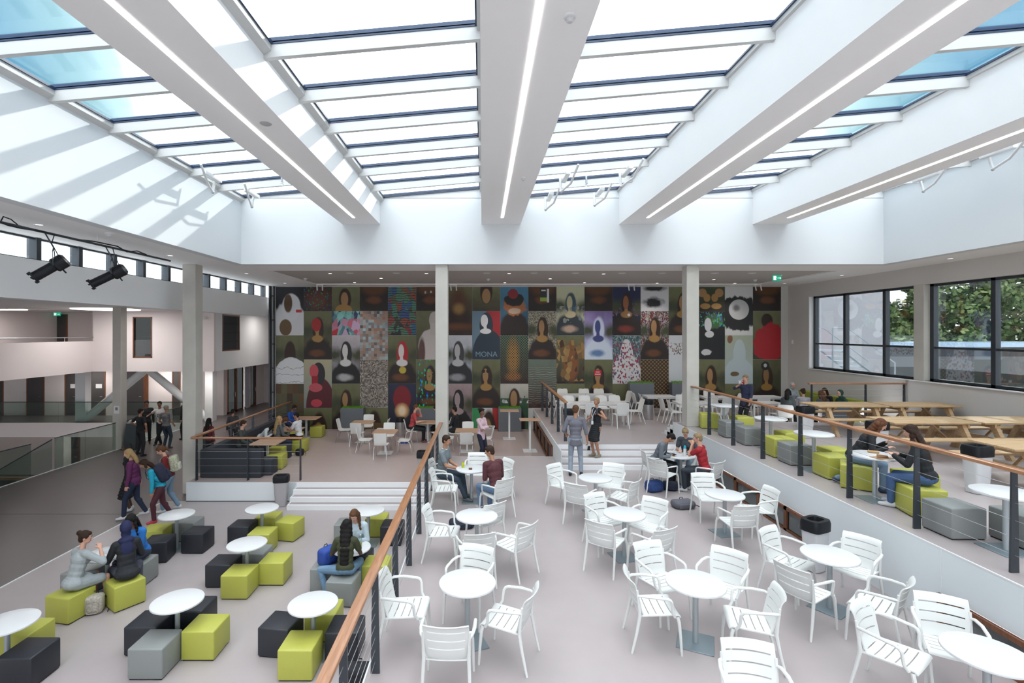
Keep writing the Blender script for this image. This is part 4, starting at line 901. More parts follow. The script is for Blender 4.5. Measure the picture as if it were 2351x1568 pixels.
A(10, [('cream sky panel with a blue draped figure', (.50,.52,.34),(.40,.36,.28), bust((.025,.035,.045),(.04,.08,.11),(.50,.42,.26),(.48,.44,.26),(.45,.32,.24))+[('v',12,(.07,.13,.17),(.35,.35,.28),.3,.25,.6)]), ('panel of stacked brown cubes', OL_T,DK, [('e',.5,.45,.28,.4,(.22,.08,.025),.2,1),('v',8,(.05,.02,.012),(.42,.25,.08),.6,.05,.9)]), (OLV+', behind the back canteen row', OL_T,OL_B, [('e',.5,.30,.3,.5,HAIR),('e',.47,.25,.19,.4,TAN)])])
A(11, [('plain dark brown half panel', DK,DK, HALF_LOW), ('lavender and white ghostly figure panel', (.22,.15,.36),(.45,.50,.75), bust((.62,.70,.82),(.60,.64,.82),(.05,.06,.20),(.05,.07,.22),(.12,.22,.42),.12)), ('olive panel with a small red sign on the head', OL_T,OL_B, BU+[('r',.34,.60,.66,.78,(.50,.02,.03)),('r',.40,.54,.735,.75,(.7,.7,.7)),('r',.37,.57,.69,.705,(.7,.7,.7))]), (OLV+', low behind the woman in black', OL_T,OL_B, BU)])
A(12, [('midnight blue panel with purple speckles', (.015,.02,.07),(.012,.01,.018), [('v',26,(.4,.2,.2),(.08,.04,.14),.35,.40,.66)]+bust(DK,(.02,.01,.015),(.34,.17,.06),(.28,.10,.04),(.2,.03,.02))+[('e',.58,.42,.05,.028,(.7,.7,.7),.1,0)]), ('white, red and teal paint splatter panel', (.05,.10,.11),(.05,.10,.11), [('v',30,(.3,.4,.42),(.02,.04,.05),.6,0,1),('e',.5,.0,.60,.62,(.62,.60,.61),.04,.4),('e',.5,.62,.22,.30,(.62,.60,.61),.04,.3),('v',26,(.42,.02,.03),(.05,.08,.18),.28,0,.85)]), (OLV+', left of the right planter', OL_T,OL_B, [('e',.7,.1,.3,.6,HAIR),('e',.65,.2,.16,.4,TAN)])])
A(13, [('white half panel with black smoke', (.55,.55,.57),(.6,.6,.62), [('e',.5,.95,.4,.12,(.01,.01,.01),.3,1.5),('e',.45,.35,.32,.2,(.01,.01,.012),.3,2)]), ('panel of red, white and black flecks round a figure', (.2,.1,.1),(.2,.1,.1), [('V',46,1,.7,0,1,.6),('v',40,(.015,.01,.01),(.25,.04,.04),.5,0,1)]+BU), ('maroon and moss wallpaper pattern panel', (.06,.012,.014),(.06,.012,.014), [('d',15,(.17,.16,.05))])])
A(14, [('olive panel partly behind the right column, top', OL_T,OL_B, BU), ('white panel with a small speckled burst', (.55,.57,.60),(.58,.60,.63), [('v',30,(.3,.15,.12),(.1,.1,.1),.35,.60,.85)]), (OLV+', at the right column foot', OL_T,OL_B, BU)])
A(15, [('dark half panel with several amber ovals', (.05,.07,.03),DK, [('e',.2,.75,.15,.18,TAN),('e',.8,.75,.15,.18,TAN),('e',.36,.55,.12,.17,AMB),('e',.64,.55,.12,.17,AMB),('e',.3,.2,.18,.12,AMB),('e',.7,.2,.18,.12,AMB)]), ('black panel, pale oval crowned with flowers', (.012,.012,.014),(.012,.012,.014), [('e',.60,.80,.32,.16,(.05,.12,.04),.1,1.5),('V',24,.3,1.0,.68,.98,.5),('e',.40,.72,.13,.14,(.60,.60,.63),.04,.2),('e',.45,.52,.16,.07,(.6,.6,.62),.06,.5),('e',.35,.15,.18,.06,(.55,.55,.57),.1,1.5)]), ('olive panel with a plain dark figure, right of the column', OL_T,OL_B, BU)])
A(16, [('black and white cloud panel with a grey disc', (.6,.6,.6),(.6,.6,.6), [('e',.5,.45,.72,.36,(.012,.012,.014),.05,1.2),('e',.5,.53,.36,.21,(.48,.48,.48),.02,.05),('e',.40,.56,.12,.07,(.15,.15,.15),.4,1)]), ('pale map-like panel in sand and ice blue', (.36,.40,.30),(.40,.46,.47), [('e',.5,.0,.62,.55,(.44,.51,.53),.03,.2),('e',.52,.62,.22,.30,(.44,.51,.53),.03,.2),('e',.18,.92,.1,.08,(.20,.09,.05),.1,1),('e',.34,.20,.15,.05,(.14,.09,.04),.1,1.5)]), (OLV+', behind the standing man who drinks', OL_T,OL_B, [('e',.5,.30,.3,.5,HAIR),('e',.47,.25,.19,.4,TAN)])])
A(17, [('dark brown half panel at the right end', DK,DK, HALF_LOW), ('olive panel covered by a huge red splash', OL_T,OL_B, [('e',.5,.80,.2,.15,HAIR),('e',.62,.36,.60,.40,(.36,.008,.015),.04,1.3)]), ('dark panel, figure with black pointed cap', (.10,.10,.05),DK, bust(DK,HAIR,(.30,.16,.04),(.22,.12,.05))+[('e',.44,.87,.15,.09,(.012,.012,.014),.03,.1),('e',.44,.88,.06,.04,(.45,.45,.45),.05,0)])])
mur = thing('mural', 'wall-wide mural of eighteen columns of printed portrait panels on the far wall', 'mural')
PW = 1.193; PH = 2.06; px0 = -8.77
for c, lst in P:
    z = CE-.02; half = (c % 2 == 1)
    for r, (lab, bt, bb, ops) in enumerate(lst):
        h = PH/2 if (half and r == 0) else PH
        zt = z; zb = z-h; z = zb
        if c >= 9 and zb < ZD+.0: zc = ZD
        elif c < 9 and zb < ZC: zc = ZC
        else: zc = zb
        if zt - zc < .15: continue
        # the lowest panels run on behind the floor, cut at floor level
        x0, x1 = px0+c*PW, px0+(c+1)*PW-.006; y = YW-.012
        me = bpy.data.meshes.new('panel')
        me.from_pydata([(x0,y,zc),(x1,y,zc),(x1,y,zt-.006),(x0,y,zt-.006),(x0,YW-.001,zc),(x1,YW-.001,zc),(x1,YW-.001,zt-.006),(x0,YW-.001,zt-.006)], [], [[0,1,2,3],[0,4,5,1],[3,2,6,7],[0,3,7,4],[1,5,6,2]])
        ul = me.uv_layers.new(name='UVMap')
        v0 = (zc-zb)/h
        for li, lp in enumerate(me.loops):
            vi = lp.vertex_index % 4; ul.data[li].uv = ((0,v0),(1,v0),(1,1),(0,1))[vi]
        o = bpy.data.objects.new('printed_panel', me); COL.objects.link(o); o.parent = mur; o['label'] = lab
        me.materials.append(panel_mat('print_%d_%d' % (c, r), bt, bb, ops, c*7+r))
def text_mesh(name, s, size, loc, m, parent=None, rot=(pi/2,0,0), ext=.003, align='CENTER'):
    cu = bpy.data.curves.new(name, 'FONT'); cu.body = s; cu.size = size; cu.extrude = ext; cu.align_x = align
    o = bpy.data.objects.new(name, cu); COL.objects.link(o); o.location = loc; o.rotation_euler = rot
    cu.materials.append(m)
    dg = bpy.context.evaluated_depsgraph_get(); dg.update(); me = bpy.data.meshes.new_from_object(o.evaluated_get(dg)); q = bpy.data.objects.new(name, me); COL.objects.link(q); q.location = loc; q.rotation_euler = rot; bpy.data.objects.remove(o); o = q
    if parent: o.parent = parent
    return o
tx = text_mesh('lettering', 'MONA', .31, (px0+7.5*PW, YW-.018, 2.65+.10), mat('slate_blue_ink', (.22,.34,.42), .6, var=0), mur); tx['label'] = 'block letters across the slate blue panel'
# ------------------------------------------------------------------ people
SK = {'fair': mat('skin_fair', (.60,.33,.24), .5, var=.05, sss=.1), 'mid': mat('skin_medium', (.42,.21,.13), .5, var=.05, sss=.08), 'brown': mat('skin_brown', (.20,.09,.055), .5, var=.05, sss=.05), 'dark': mat('skin_dark', (.08,.038,.025), .45, var=.05, sss=.03)}
HC = {k: mat('hair_'+k, c, .65, spec=.2, var=.35, nscale=30, bump=.3, bscale=90) for k, c in {'black':(.012,.010,.010), 'dark':(.035,.018,.011), 'brown':(.10,.045,.022), 'red':(.11,.042,.020), 'blond':(.36,.24,.11), 'ashblond':(.26,.18,.10), 'grey':(.28,.25,.21)}.items()}
LIP = mat('lips', (.32,.08,.06), .5, var=0); EYEM = mat('eye', (.02,.012,.01), .2, var=0); SCL = mat('eye_white', (.7,.68,.66), .3, var=0)
def cl(name, c, r=.8): return mat('cloth_'+name, c, r, var=.10, nscale=9, bump=.35, bscale=22)
def ik(a, b, l1, l2, hint):
    d = b-a; L = min(d.length, l1+l2-.002); d = d.normalized(); b2 = a+d*L
    x = (l1*l1-l2*l2+L*L)/(2*L); h = sqrt(max(0, l1*l1-x*x)); hp = (hint-d*hint.dot(d))
    hp = hp.normalized() if hp.length > 1e-4 else Vector((0,1,0)); return a+d*x+hp*h, b2
def skin(mb, name, m, par, vox, sm=3):
    me = bpy.data.meshes.new(name); me.from_pydata(mb.v, [], mb.f); me.materials.append(m)
    o = bpy.data.objects.new(name, me); COL.objects.link(o); o.parent = par
    r = o.modifiers.new('union', 'REMESH'); r.mode = 'VOXEL'; r.voxel_size = vox; r.use_smooth_shade = True
    if sm: q = o.modifiers.new('smooth', 'SMOOTH'); q.iterations = sm; q.factor = .5
    return o
def person(label, x, y, z, deg, h=1.7, sex='m', pose='stand', seat=.45, lean=0, side=0, twist=0, head=(0,0), hands=None, feet=None, curl=30,
           hair='short', hc='dark', sk='fair', top=None, sleeve='long', topc=(.3,.3,.3), hem=0, leg='trousers', legc=(.03,.04,.07), shoec=(.6,.6,.6), near=True, build=1.0, elbow=None, px=0, knee=None, sitback=0, group=None):
    s = h/1.75; V = Vector
    t = thing('person', label, 'person', (x, y, z), hd(deg), group)
    f = sex == 'f'; sh = (.165 if f else .19)*build; hp = .092
    if pose == 'stand': P0 = V((px,0,.93)); F0 = feet or [(-.10,-.01,.08),(.10,.03,.08)]
    else: P0 = V((px,-.0+sitback,seat/s+.115)); F0 = feet or [(-.11,.42,.08),(.11,.40,.08)]
    le, si, tw = radians(lean), radians(side), radians(twist)
    R = Matrix.Rotation(-le, 3, 'X') @ Matrix.Rotation(si, 3, 'Y'); u = R @ V((0,0,1)); fw = R @ (Matrix.Rotation(tw, 3, 'Z') @ V((0,1,0))); rt = fw.cross(u).normalized()
    T = Matrix((rt, fw, u)).transposed()                 # torso frame
    Rb = Matrix.Rotation(-le*.4, 3, 'X')
    shC = P0+u*.475; nk = P0+u*.53; SL_, SR = shC-rt*sh, shC+rt*sh
    yaw, pit = radians(head[0]), radians(head[1])
    hr = Matrix.Rotation(-yaw, 3, 'Z') @ Matrix.Rotation(-le*.55-pit, 3, 'X'); hr = Matrix.Rotation(tw*.5, 3, 'Z') @ hr
    hf, hu, hx = hr @ V((0,1,0)), hr @ V((0,0,1)), hr @ V((1,0,0)); HR = Matrix((hx, hf, hu)).transposed()
    hb = nk+u*.05+hu*.02; HCn = hb+hu*.135+hf*.018
    vox = (.0075 if near else .012)*s
    def S(v): return v*s
    B = MB()
    def E(mb, c, r, R_=None, k=0): mb.ell(S(c), [q*s+k for q in r], R_)
    def C(mb, a, b_, r0, r1, k=0): mb.cap(S(a), S(b_), r0*s+k, r1*s+k)
    # arms
    uA, fA = .285, .245
    H0 = hands or ([(-.25,.02,.80),(.25,.02,.80)] if pose == 'stand' else [(-.15,.33,P0.z+.10),(.15,.33,P0.z+.10)])
    arms = []
    for i, (sp, w) in enumerate(((SL_, V(H0[0])), (SR, V(H0[1])))):
        sg = -1 if i == 0 else 1
        hint = V(elbow[i]) if elbow else V((sg*.5,-.7,-.6))
        e_, w_ = ik(sp, w, uA, fA, hint); arms.append((sp, e_, w_, sg))
    def trunk(mb, k=0, low=True):
        w = build
        E(mb, P0+V((0,-.005,.02)), (.158*w if f else .152*w,.115*w,.11), Matrix.Identity(3), k)
        E(mb, P0+u*.15, (.128*w,.095*w,.13), T, k); E(mb, P0+u*.26, (.135*w if f else .148*w,.10*w,.13), T, k)
        E(mb, P0+u*.38, (.150*w if f else .168*w,.108*w,.12), T, k)
        C(mb, SL_+rt*.02, SR-rt*.02, .058, .058, k)
        if f: E(mb, P0+u*.35+fw*.065-rt*.06, (.058,.055,.058), T, k); E(mb, P0+u*.35+fw*.065+rt*.06, (.058,.055,.058), T, k)
    trunk(B); C(B, nk-u*.03, hb+hu*.05, .056 if not f else .049, .050 if not f else .045)
    # head
    E(B, HCn+hu*.012-hf*.008, (.074,.094,.095), HR); E(B, HCn-hu*.050+hf*.022, (.055,.062,.062), HR); E(B, HCn-hu*.088+hf*.046, (.026,.022,.018), HR)
    B.cap(S(HCn+hf*.080+hu*.008), S(HCn+hf*.100-hu*.028), .008*s, .013*s)
    for q in (-1, 1): E(B, HCn+hx*q*.074-hu*.012-hf*.005, (.010,.018,.028), HR)
    E(B, HCn+hf*.074+hu*.022, (.045,.014,.010), HR)
    for (sp, e_, w_, sg) in arms:
        C(B, sp, e_, .047*build, .038); C(B, e_, w_, .039, .026)
        d = (w_-e_).normalized(); pn = V((-sg,0,0)); pn = (pn-d*pn.dot(d)); pn = pn.normalized() if pn.length > .1 else V((0,0,-1))
        if pose != 'stand' or hands: 
            q = V((0,0,-1)); q = q-d*q.dot(d)
            if q.length > .5: pn = q.normalized()
        wd = d.cross(pn).normalized()
        if wd.dot(V((-sg,0,0))) < 0 and abs(wd.x) > .3: wd = -wd
        E(B, w_+d*.045, (.040,.016,.050), Matrix((wd, pn, d)).transposed())
        ca = radians(curl)
        for j, (off, L) in enumerate(((-.030,.062),(-.010,.072),(.010,.068),(.029,.054))):
            b0 = w_+d*.085-wd*off; d1 = d*cos(ca)+pn*sin(ca); b1 = b0+d1*L*.55; d2 = d*cos(ca*2.1)+pn*sin(ca*2.1); b2 = b1+d2*L*.5
            B.cap(S(b0-d*.01), S(b1), .0088*s, .008*s, 6); B.cap(S(b1), S(b2), .008*s, .007*s, 6)
        th0 = w_+d*.02+wd*.032; th1 = th0+(d*.6+wd*.6+pn*.25).normalized()*.035; th2 = th1+(d*.9+wd*.1+pn*.4).normalized()*.032
        B.cap(S(th0-wd*.012), S(th1), .012*s, .010*s, 6); B.cap(S(th1), S(th2), .010*s, .008*s, 6)
    legs = []
    for i in (0, 1):
        sg = -1 if i == 0 else 1; hj = P0+V((sg*hp,0,-.02)); a_ = V(F0[i])
        kh = V(knee[i]) if knee else (V((sg*.06,1,.0)) if pose == 'stand' else V((sg*.15,.6,1)))
        k_, a_ = ik(hj, a_, .44, .425, kh); legs.append((hj, k_, a_, sg))
        C(B, hj, k_, .080*build, .052); C(B, k_, a_, .053, .034); E(B, k_+(a_-k_)*.28-V((0,.012,0)), (.046,.05,.09))
        ft = V(((a_-hj).x*.3*0+sg*.12, 1, 0)).normalized()
        B.cap(S(a_+V((0,-.02,-.045))), S(a_+ft*.13+V((0,0,-.052))), .030*s, .024*s)
    skin(B, 'body', SK[sk], t, vox, 2)
    # clothing
    if top != 'none':
        m = MB(); k = .015*s; trunk(m, k); E(m, P0+V((0,-.005,.035)), (.166*build,.130*build,.075))
        if hem: [E(m, P0-V((0,.003,hem*q/5)) if pose == 'stand' else P0+V((0,-.05,-.02)), (.170*build,.132*build,.05) if pose == 'stand' else (.20,.15,.11)) for q in range(6)]
        if sleeve != 'none':
            for (sp, e_, w_, sg) in arms:
                C(m, sp, sp+(e_-sp)*(.62 if sleeve == 'short' else 1), .050*build, .050 if sleeve == 'short' else .042, k*.7)
                if sleeve in ('long', 'elbow'): C(m, e_, e_+(w_-e_)*(.95 if sleeve == 'long' else .25), .042, .031 if sleeve == 'long' else .040, k*.7)
        skin(m, top or 'shirt', cl('%.2f_%.2f_%.2f' % topc, topc), t, vox*1.15)
    if leg in ('trousers', 'shorts', 'ripped'):
        m = MB(); k = .009*s
        E(m, P0+V((0,-.008,.01)), (.158*build,.12*build,.10), None, k)
        for (hj, k_, a_, sg) in legs:
            C(m, hj, k_, .084*build, .058, k)
            if leg != 'shorts': C(m, k_, k_+(a_-k_)*.94, .056, .045, k); E(m, k_+(a_-k_)*.28-V((0,.012,0)), (.046,.05,.09), None, k)
        skin(m, leg if leg != 'ripped' else 'trousers', cl('%.2f_%.2f_%.2f' % legc, legc), t, vox*1.15)
    elif leg in ('skirt', 'dress', 'coat'):
        m = MB(); L = {'skirt': .45, 'dress': .46, 'coat': .62}[leg]
        if pose == 'stand':
            kf = (legs[0][1]+legs[1][1])*.5-P0; kf.z = 0
            for q in range(9):
                c = P0+V((0,0,.06-L*q/8))+kf*min(1,q/7); r = .165+.045*q/8; E(m, c, (r, r*.84, .07))
        else:
            E(m, P0, (.20,.17,.12)); E(m, P0+V((0,.14,-.01)), (.19,.16,.10))
            for (hj, k_, a_, sg) in legs: C(m, hj, hj+(k_-hj)*.8, .10, .085)
        skin(m, leg, cl('%.2f_%.2f_%.2f' % legc, legc), t, vox*1.3)
    for (hj, k_, a_, sg) in legs:
        m = MB(); ft = V((sg*.12, 1, 0)).normalized(); b0 = a_+V((0,-.03,-.035)); b1 = a_+ft*.145+V((0,0,-.046))
        m.cap(S(b0), S(b1), .042*s, .032*s); m.cap(S(b0+V((0,0,.02))), S(a_+ft*.06+V((0,0,-.02))), .040*s, .034*s)
        m.cap(S(b0+V((0,0,-.035+.01))), S(b1+V((0,0,-.024+.01))), .020*s, .018*s)
        skin(m, 'shoe', cl('shoe_%.2f_%.2f_%.2f' % shoec, shoec, .5), t, vox*1.2, 2)
    # face details
    for q in (-1, 1):
        m = MB(); m.ell(S(HCn+hf*.076+hx*q*.030+hu*.006), (.013*s,.010*s,.007*s), HR, 10, 6); e1 = m.build('eye', SCL, t)
        m = MB(); m.ell(S(HCn+hf*.0835+hx*q*.030+hu*.006), (.0065*s,.005*s,.0065*s), HR, 8, 6); m.build('iris', EYEM, e1)
        m = MB(); m.cap(S(HCn+hf*.086+hx*q*.016+hu*.024), S(HCn+hf*.078+hx*q*.046+hu*.024), .0042*s, .003*s, 6); m.build('eyebrow', HC[hc], t)
    m = MB(); m.cap(S(HCn+hf*.078-hu*.055-hx*.016), S(HCn+hf*.078-hu*.055+hx*.016), .0065*s, .0065*s, 6); m.build('mouth', LIP, t)
    # hair
    m = MB(); vh = vox*1.1
    if hair in ('short', 'bald_short', 'long', 'bun', 'pony', 'curly', 'bob', 'braids', 'messy'):
        E(m, HCn+hu*.030-hf*.020, (.084,.094,.090), HR); E(m, HCn+hu*.062+hf*.022, (.062,.062,.042), HR)
        E(m, HCn-hu*.02-hf*.052, (.072,.056,.075), HR)
        for q in (-1, 1): E(m, HCn+hx*q*.062+hu*.03+hf*.0, (.020,.05,.045), HR)
    dn = V((0,0,-1))
    if hair in ('long', 'curly', 'braids', 'bob'):
        L = {'long': .36, 'curly': .36, 'braids': .50, 'bob': .12}[hair]; W_ = {'curly': .135, 'braids': .115}.get(hair, .10)
        rnd = random.Random(len(label))
        for q in range(9):
            a = q/8; back = (nk-u*.0)-fw*.105
            p = HCn-hf*.06-hu*.02; p2 = p.lerp(nk-fw*.11+(dn*1.1-u).normalized()*(L-.08), a)
            E(m, p2+fw*(-.02*sin(a*pi)), (W_*(1-.25*a), .045+(.012 if hair == 'curly' else 0), .07), T)
        for q in (-1, 1):
            for j in range(6 if hair != 'bob' else 3):
                a = j/5; p = (HCn+hx*q*.075-hf*.015).lerp(nk+rt*q*.10+fw*.06-u*(.16 if hair != 'bob' else .0), a); 
                E(m, p, (.028,.035,.05), T)
    if hair == 'bun': E(m, HCn-hf*.10+hu*.075, (.045,.045,.045), HR)
    if hair == 'pony':
        for q in range(5): E(m, HCn-hf*(.10+.012*q)+hu*(.07-.045*q), (.026,.03,.035), HR)
        E(m, HCn+hu*.115-hf*.04, (.03,.03,.03), HR)
    if hair == 'beret':
        E(m, HCn+hu*.02-hf*.03, (.084,.09,.09), HR)
        mb_ = MB(); E(mb_, HCn+hu*.085-hf*.04, (.115,.125,.045), HR); mb_.build('beret', HC['black'], t)
    if hair in ('hijab', 'hood'):
        m = MB(); E(m, HCn+hu*.015-hf*.040, (.095,.100,.125), HR); E(m, HCn-hu*.10-hf*.01, (.080,.078,.07), HR)
        E(m, nk+u*.0-fw*.03, (.13,.10,.07), T)
        if hair == 'hijab': E(m, nk-u*.12-fw*.09, (.10,.035,.13), T)
    if m.v: skin(m, 'hair' if hair not in ('hijab', 'hood') else ('headscarf' if hair == 'hijab' else 'hood'), HC[hc] if hair not in ('hijab', 'hood') else cl('scarf_'+hc, {'black':(.01,.01,.012),'dark':(.012,.016,.065),'grey':(.30,.33,.36),'brown':(.012,.05,.035)}[hc]), t, vh, 2)
    t['hand_l'] = list(S(arms[0][2])); t['hand_r'] = list(S(arms[1][2])); 
    return t, dict(s=s, P0=P0, u=u, fw=fw, rt=rt, nk=nk, HCn=HCn, hf=hf, hu=hu, hx=hx, arms=arms, legs=legs, M=Matrix.Translation((x,y,z)) @ Matrix.Rotation(hd(deg), 4, 'Z'))
def wpt(d, v): return d['M'] @ (Vector(v)*d['s'])
def backpack(label, d, m, size=(.15,.09,.20), low=.30, m2=None, out=.17):
    """bag worn on a back: a thing of its own"""
    c = d['P0']+d['u']*low-d['fw']*out; M3 = (d['M'].to_3x3() @ Matrix((d['rt'], d['fw'], d['u'])).transposed()).to_4x4(); M3.translation = d['M'] @ (c*d['s'])
    a, b_, c_ = size; mb = MB(); mb.rbox(-a, a, -b_, b_, -c_, c_, min(b_,a)*.7, 4, M3); o = mb.build('backpack', m); tag(o, label, 'backpack')
    mb = MB(); mb.rbox(-a*.75, a*.75, -b_*1.35, -b_*.6, -c_*.85, c_*.05, b_*.3, 3, M3); mb.build('front_pocket', m2 or m, o)
    for q in (-1, 1):
        pts = [M3 @ Vector((q*a*.55, b_*.7, c_*.8)), M3 @ Vector((q*a*.6, out*.9, c_*1.12)), M3 @ Vector((q*a*.7, out*1.55, c_*.95)), M3 @ Vector((q*a*.85, out*1.75, c_*.3)), M3 @ Vector((q*a*1.05, out*.8, -c_*.6)), M3 @ Vector((q*a*.8, b_*.3, -c_*.7))]
        MB().tube(pts, .014, 6, flat=.5).build('shoulder_strap', m2 or m, o)
    return o
JEAN, DJEAN, LJEAN = (.07,.12,.20), (.02,.028,.05), (.20,.27,.34)
BLK, NAVY = (.010,.011,.014), (.012,.016,.035)
# middle terrace
_, d = person('man standing with his back to the camera in grey shirt and pale blue-grey jeans', 2.47, 13.25, ZA, 80, 1.84, 'm', feet=[(-.13,-.03,.08),(.14,.06,.08)], hands=[(-.24,.16,1.02),(.31,.02,.80)], curl=45, hair='short', hc='brown', sk='mid', topc=(.15,.15,.18), sleeve='elbow', hem=.14, legc=(.28,.33,.40), shoec=(.02,.02,.02), head=(14,4))
tag(MB().rbox(-.035,.035,-.004,.004,-.07,.07,.003,1,Matrix.Translation(wpt(d, (.33,.06,.69))) @ Matrix.Rotation(.5,4,'X')).build('phone', BLACKP), 'dark phone in the right hand of the standing man in grey', 'phone')
_, d = person('blonde woman in a sleeveless black dress standing on the white steps, lanyard and cup', 3.25, 14.2, ZA+.26, 205, 1.66, 'f', hands=[(-.30,.16,1.32),(.22,.24,1.08)], elbow=[(-.6,-.6,-.8),(.5,-.6,-.6)], curl=50, hair='short', hc='ashblond', sk='mid', topc=BLK, sleeve='none', top='bodice', leg='dress', legc=BLK, shoec=(.22,.20,.15), head=(-10,0))
m = MB(); 
for q in (-1, 1): m.tube([wpt(d,(q*.075,-.02,1.50)), wpt(d,(q*.07,.09,1.42)), wpt(d,(q*.03,.165,1.25)), wpt(d,(0,.15,1.10))], .009, 6)
o = m.build('lanyard', mat('white_printed_ribbon', (.55,.58,.65), .6, var=.5, nscale=60)); tag(o, 'white patterned lanyard with badge on the woman in the black dress', 'lanyard')
MB().rbox(-.03,.03,-.004,.004,-.05,.05,.003,1,Matrix.Translation(wpt(d,(0,.165,1.03)))).build('badge', mat('paper', (.7,.7,.7), .7), o)
def cup(label, p, r=.037, h=.09, m_=None):
    t = MB().lathe([(0,0),(r*.75,0),(r,h),(r*.93,h),(r*.7,.008),(0,.008)], 20).build('cup', m_ or WHITET); t.location = p; tag(t, label, 'cup'); return t
cup('white paper cup in the hand of the woman in the black dress', wpt(d, (.19,.33,1.03)))
tag(MB().rbox(-.035,.035,-.005,.005,-.07,.07,.003,1,Matrix.Translation(wpt(d, (-.31,.24,1.42))) @ Matrix.Rotation(-.5,4,'X')).build('phone', BLACKP), 'black phone raised by the woman in the black dress', 'phone')
_, d = person('young man with dark short hair in grey T-shirt with white collar, seated left', -.93, 11.5, ZA, -14, 1.80, 'm', 'sit', .46, lean=8, head=(14,4), hands=[(-.02,.36,.72),(.09,.38,.70)], feet=[(-.12,.52,.08),(.14,.60,.08)], hair='short', hc='dark', sk='mid', topc=(.17,.20,.22), sleeve='short', legc=(.035,.055,.08), shoec=(.08,.09,.10), curl=50)
m = MB(); m.lathe([(.062,0),(.070,.012),(.060,.022),(.055,.01)], 20); o = m.build('collar', WHITET, _); o.location = d['nk']*d['s']+Vector((0,-.005,-.005)); o.rotation_euler.x = -.2
_, d = person('young man with cropped dark hair in maroon sweater, seated with his back turned', .30, 10.40, ZA, 124, 1.78, 'm', 'sit', .46, lean=16, head=(-48,6), hands=[(-.06,.34,.68),(.10,.34,.70)], hair='short', hc='dark', sk='mid', topc=(.085,.022,.028), legc=(.12,.20,.32), shoec=(.5,.5,.5))
# three students
_, d = person('boy in black, white and grey raglan shirt bending over his phone', 4.36, 12.62, ZA, -34, 1.74, 'm', 'sit', .46, lean=26, head=(-6,38), hands=[(-.07,.38,.74),(.09,.40,.74)], hair='short', hc='black', sk='mid', topc=(.13,.145,.17), legc=BLK, shoec=(.05,.05,.06), curl=45)
m = MB(); k = .03; T_ = Matrix((d['rt'], d['fw'], d['u'])).transposed(); m.ell((d['P0']+d['u']*.28+d['fw']*.032)*d['s'], (.115,.098,.17), T_); m.ell((d['P0']+d['u']*.13+d['fw']*.028)*d['s'], (.115,.093,.14), T_)
m.build('shirt_front', mat('white_jersey', (.66,.67,.68), .8), _)
m = MB()
for i, hgt in enumerate((.07,.10,.12,.11,.08)):
    p = (d['P0']+d['u']*.30+d['fw']*.130+d['rt']*(-.06+.03*i))*d['s']; m.ell(p, (.010,.006,hgt*.4), T_); m.ell(p+d['u']*(hgt*.45), (.008,.006,.010), T_)
m.build('print_figures', BLACKP, _)
tag(MB().rbox(-.036,.036,-.07,.07,-.004,.004,.003,1,Matrix.Translation(wpt(d,(.03,.47,.79)))).build('phone', BLACKP), 'black phone held by the boy in the raglan shirt', 'phone')
person('fair girl with a ponytail in charcoal T-shirt, looking down at the table', 5.33, 13.0, ZA, 232, 1.72, 'f', 'sit', .46, lean=16, head=(-10,26), hands=[(-.20,.36,.82),(.10,.38,.80)], hair='pony', hc='ashblond', sk='fair', topc=(.05,.06,.075), sleeve='short', legc=LJEAN, shoec=(.5,.35,.25))
_, d = person('fair-haired boy in a red T-shirt eating with both hands at his mouth', 5.22, 11.74, ZA, 142, 1.76, 'm', 'sit', .46, lean=12, head=(-22,2), hands=[(-.07,.27,1.12),(.06,.28,1.12)], elbow=[(-.2,.1,-1),(.2,.1,-1)], curl=55, hair='short', hc='ashblond', sk='fair', topc=(.33,.012,.02), sleeve='short', legc=(.025,.032,.045), shoec=(.5,.5,.52))
tag(MB().rbox(-.05,.05,-.03,.03,-.018,.018,.014,3,Matrix.Translation(wpt(d,(0,.32,1.19)))).build('sandwich', mat('bread', (.50,.30,.14), .8, var=.2)), 'sandwich in the hands of the boy in red', 'sandwich')
# cafe
_, d = person('woman with black beret, glasses and pale pink cardigan standing with folded arms', -.03, 15.95, ZC, 318, 1.66, 'f', head=(-10,4), hands=[(.12,.20,1.13),(-.10,.22,1.17)], elbow=[(-.8,.1,-.6),(.8,.1,-.6)], hair='beret', hc='black', sk='brown', topc=(.62,.45,.50), hem=.16, legc=NAVY, shoec=(.03,.03,.03))
person('man in coral red T-shirt at a café table, hand at his face', -2.62, 18.75, ZC, 5, 1.76, 'm', 'sit', .46, lean=10, head=(0,4), hands=[(-.02,.28,1.16),(.12,.40,.80)], elbow=[(-.3,.4,-1),(.5,-.6,-.6)], hair='short', hc='brown', sk='fair', topc=(.42,.055,.06), sleeve='short', legc=BLK, shoec=(.12,.03,.03), near=False)
person('person in black leather jacket seated beside the middle column, head bent', -1.48, 19.1, ZC, 175, 1.70, 'm', 'sit', .46, lean=20, head=(0,22), hair='short', hc='dark', sk='fair', topc=BLK, legc=BLK, near=False)
person('person in black sitting half hidden behind the middle column', -.95, 18.35, ZC, 160, 1.70, 'm', 'sit', .46, lean=5, hair='short', hc='black', sk='mid', topc=BLK, legc=BLK, near=False)
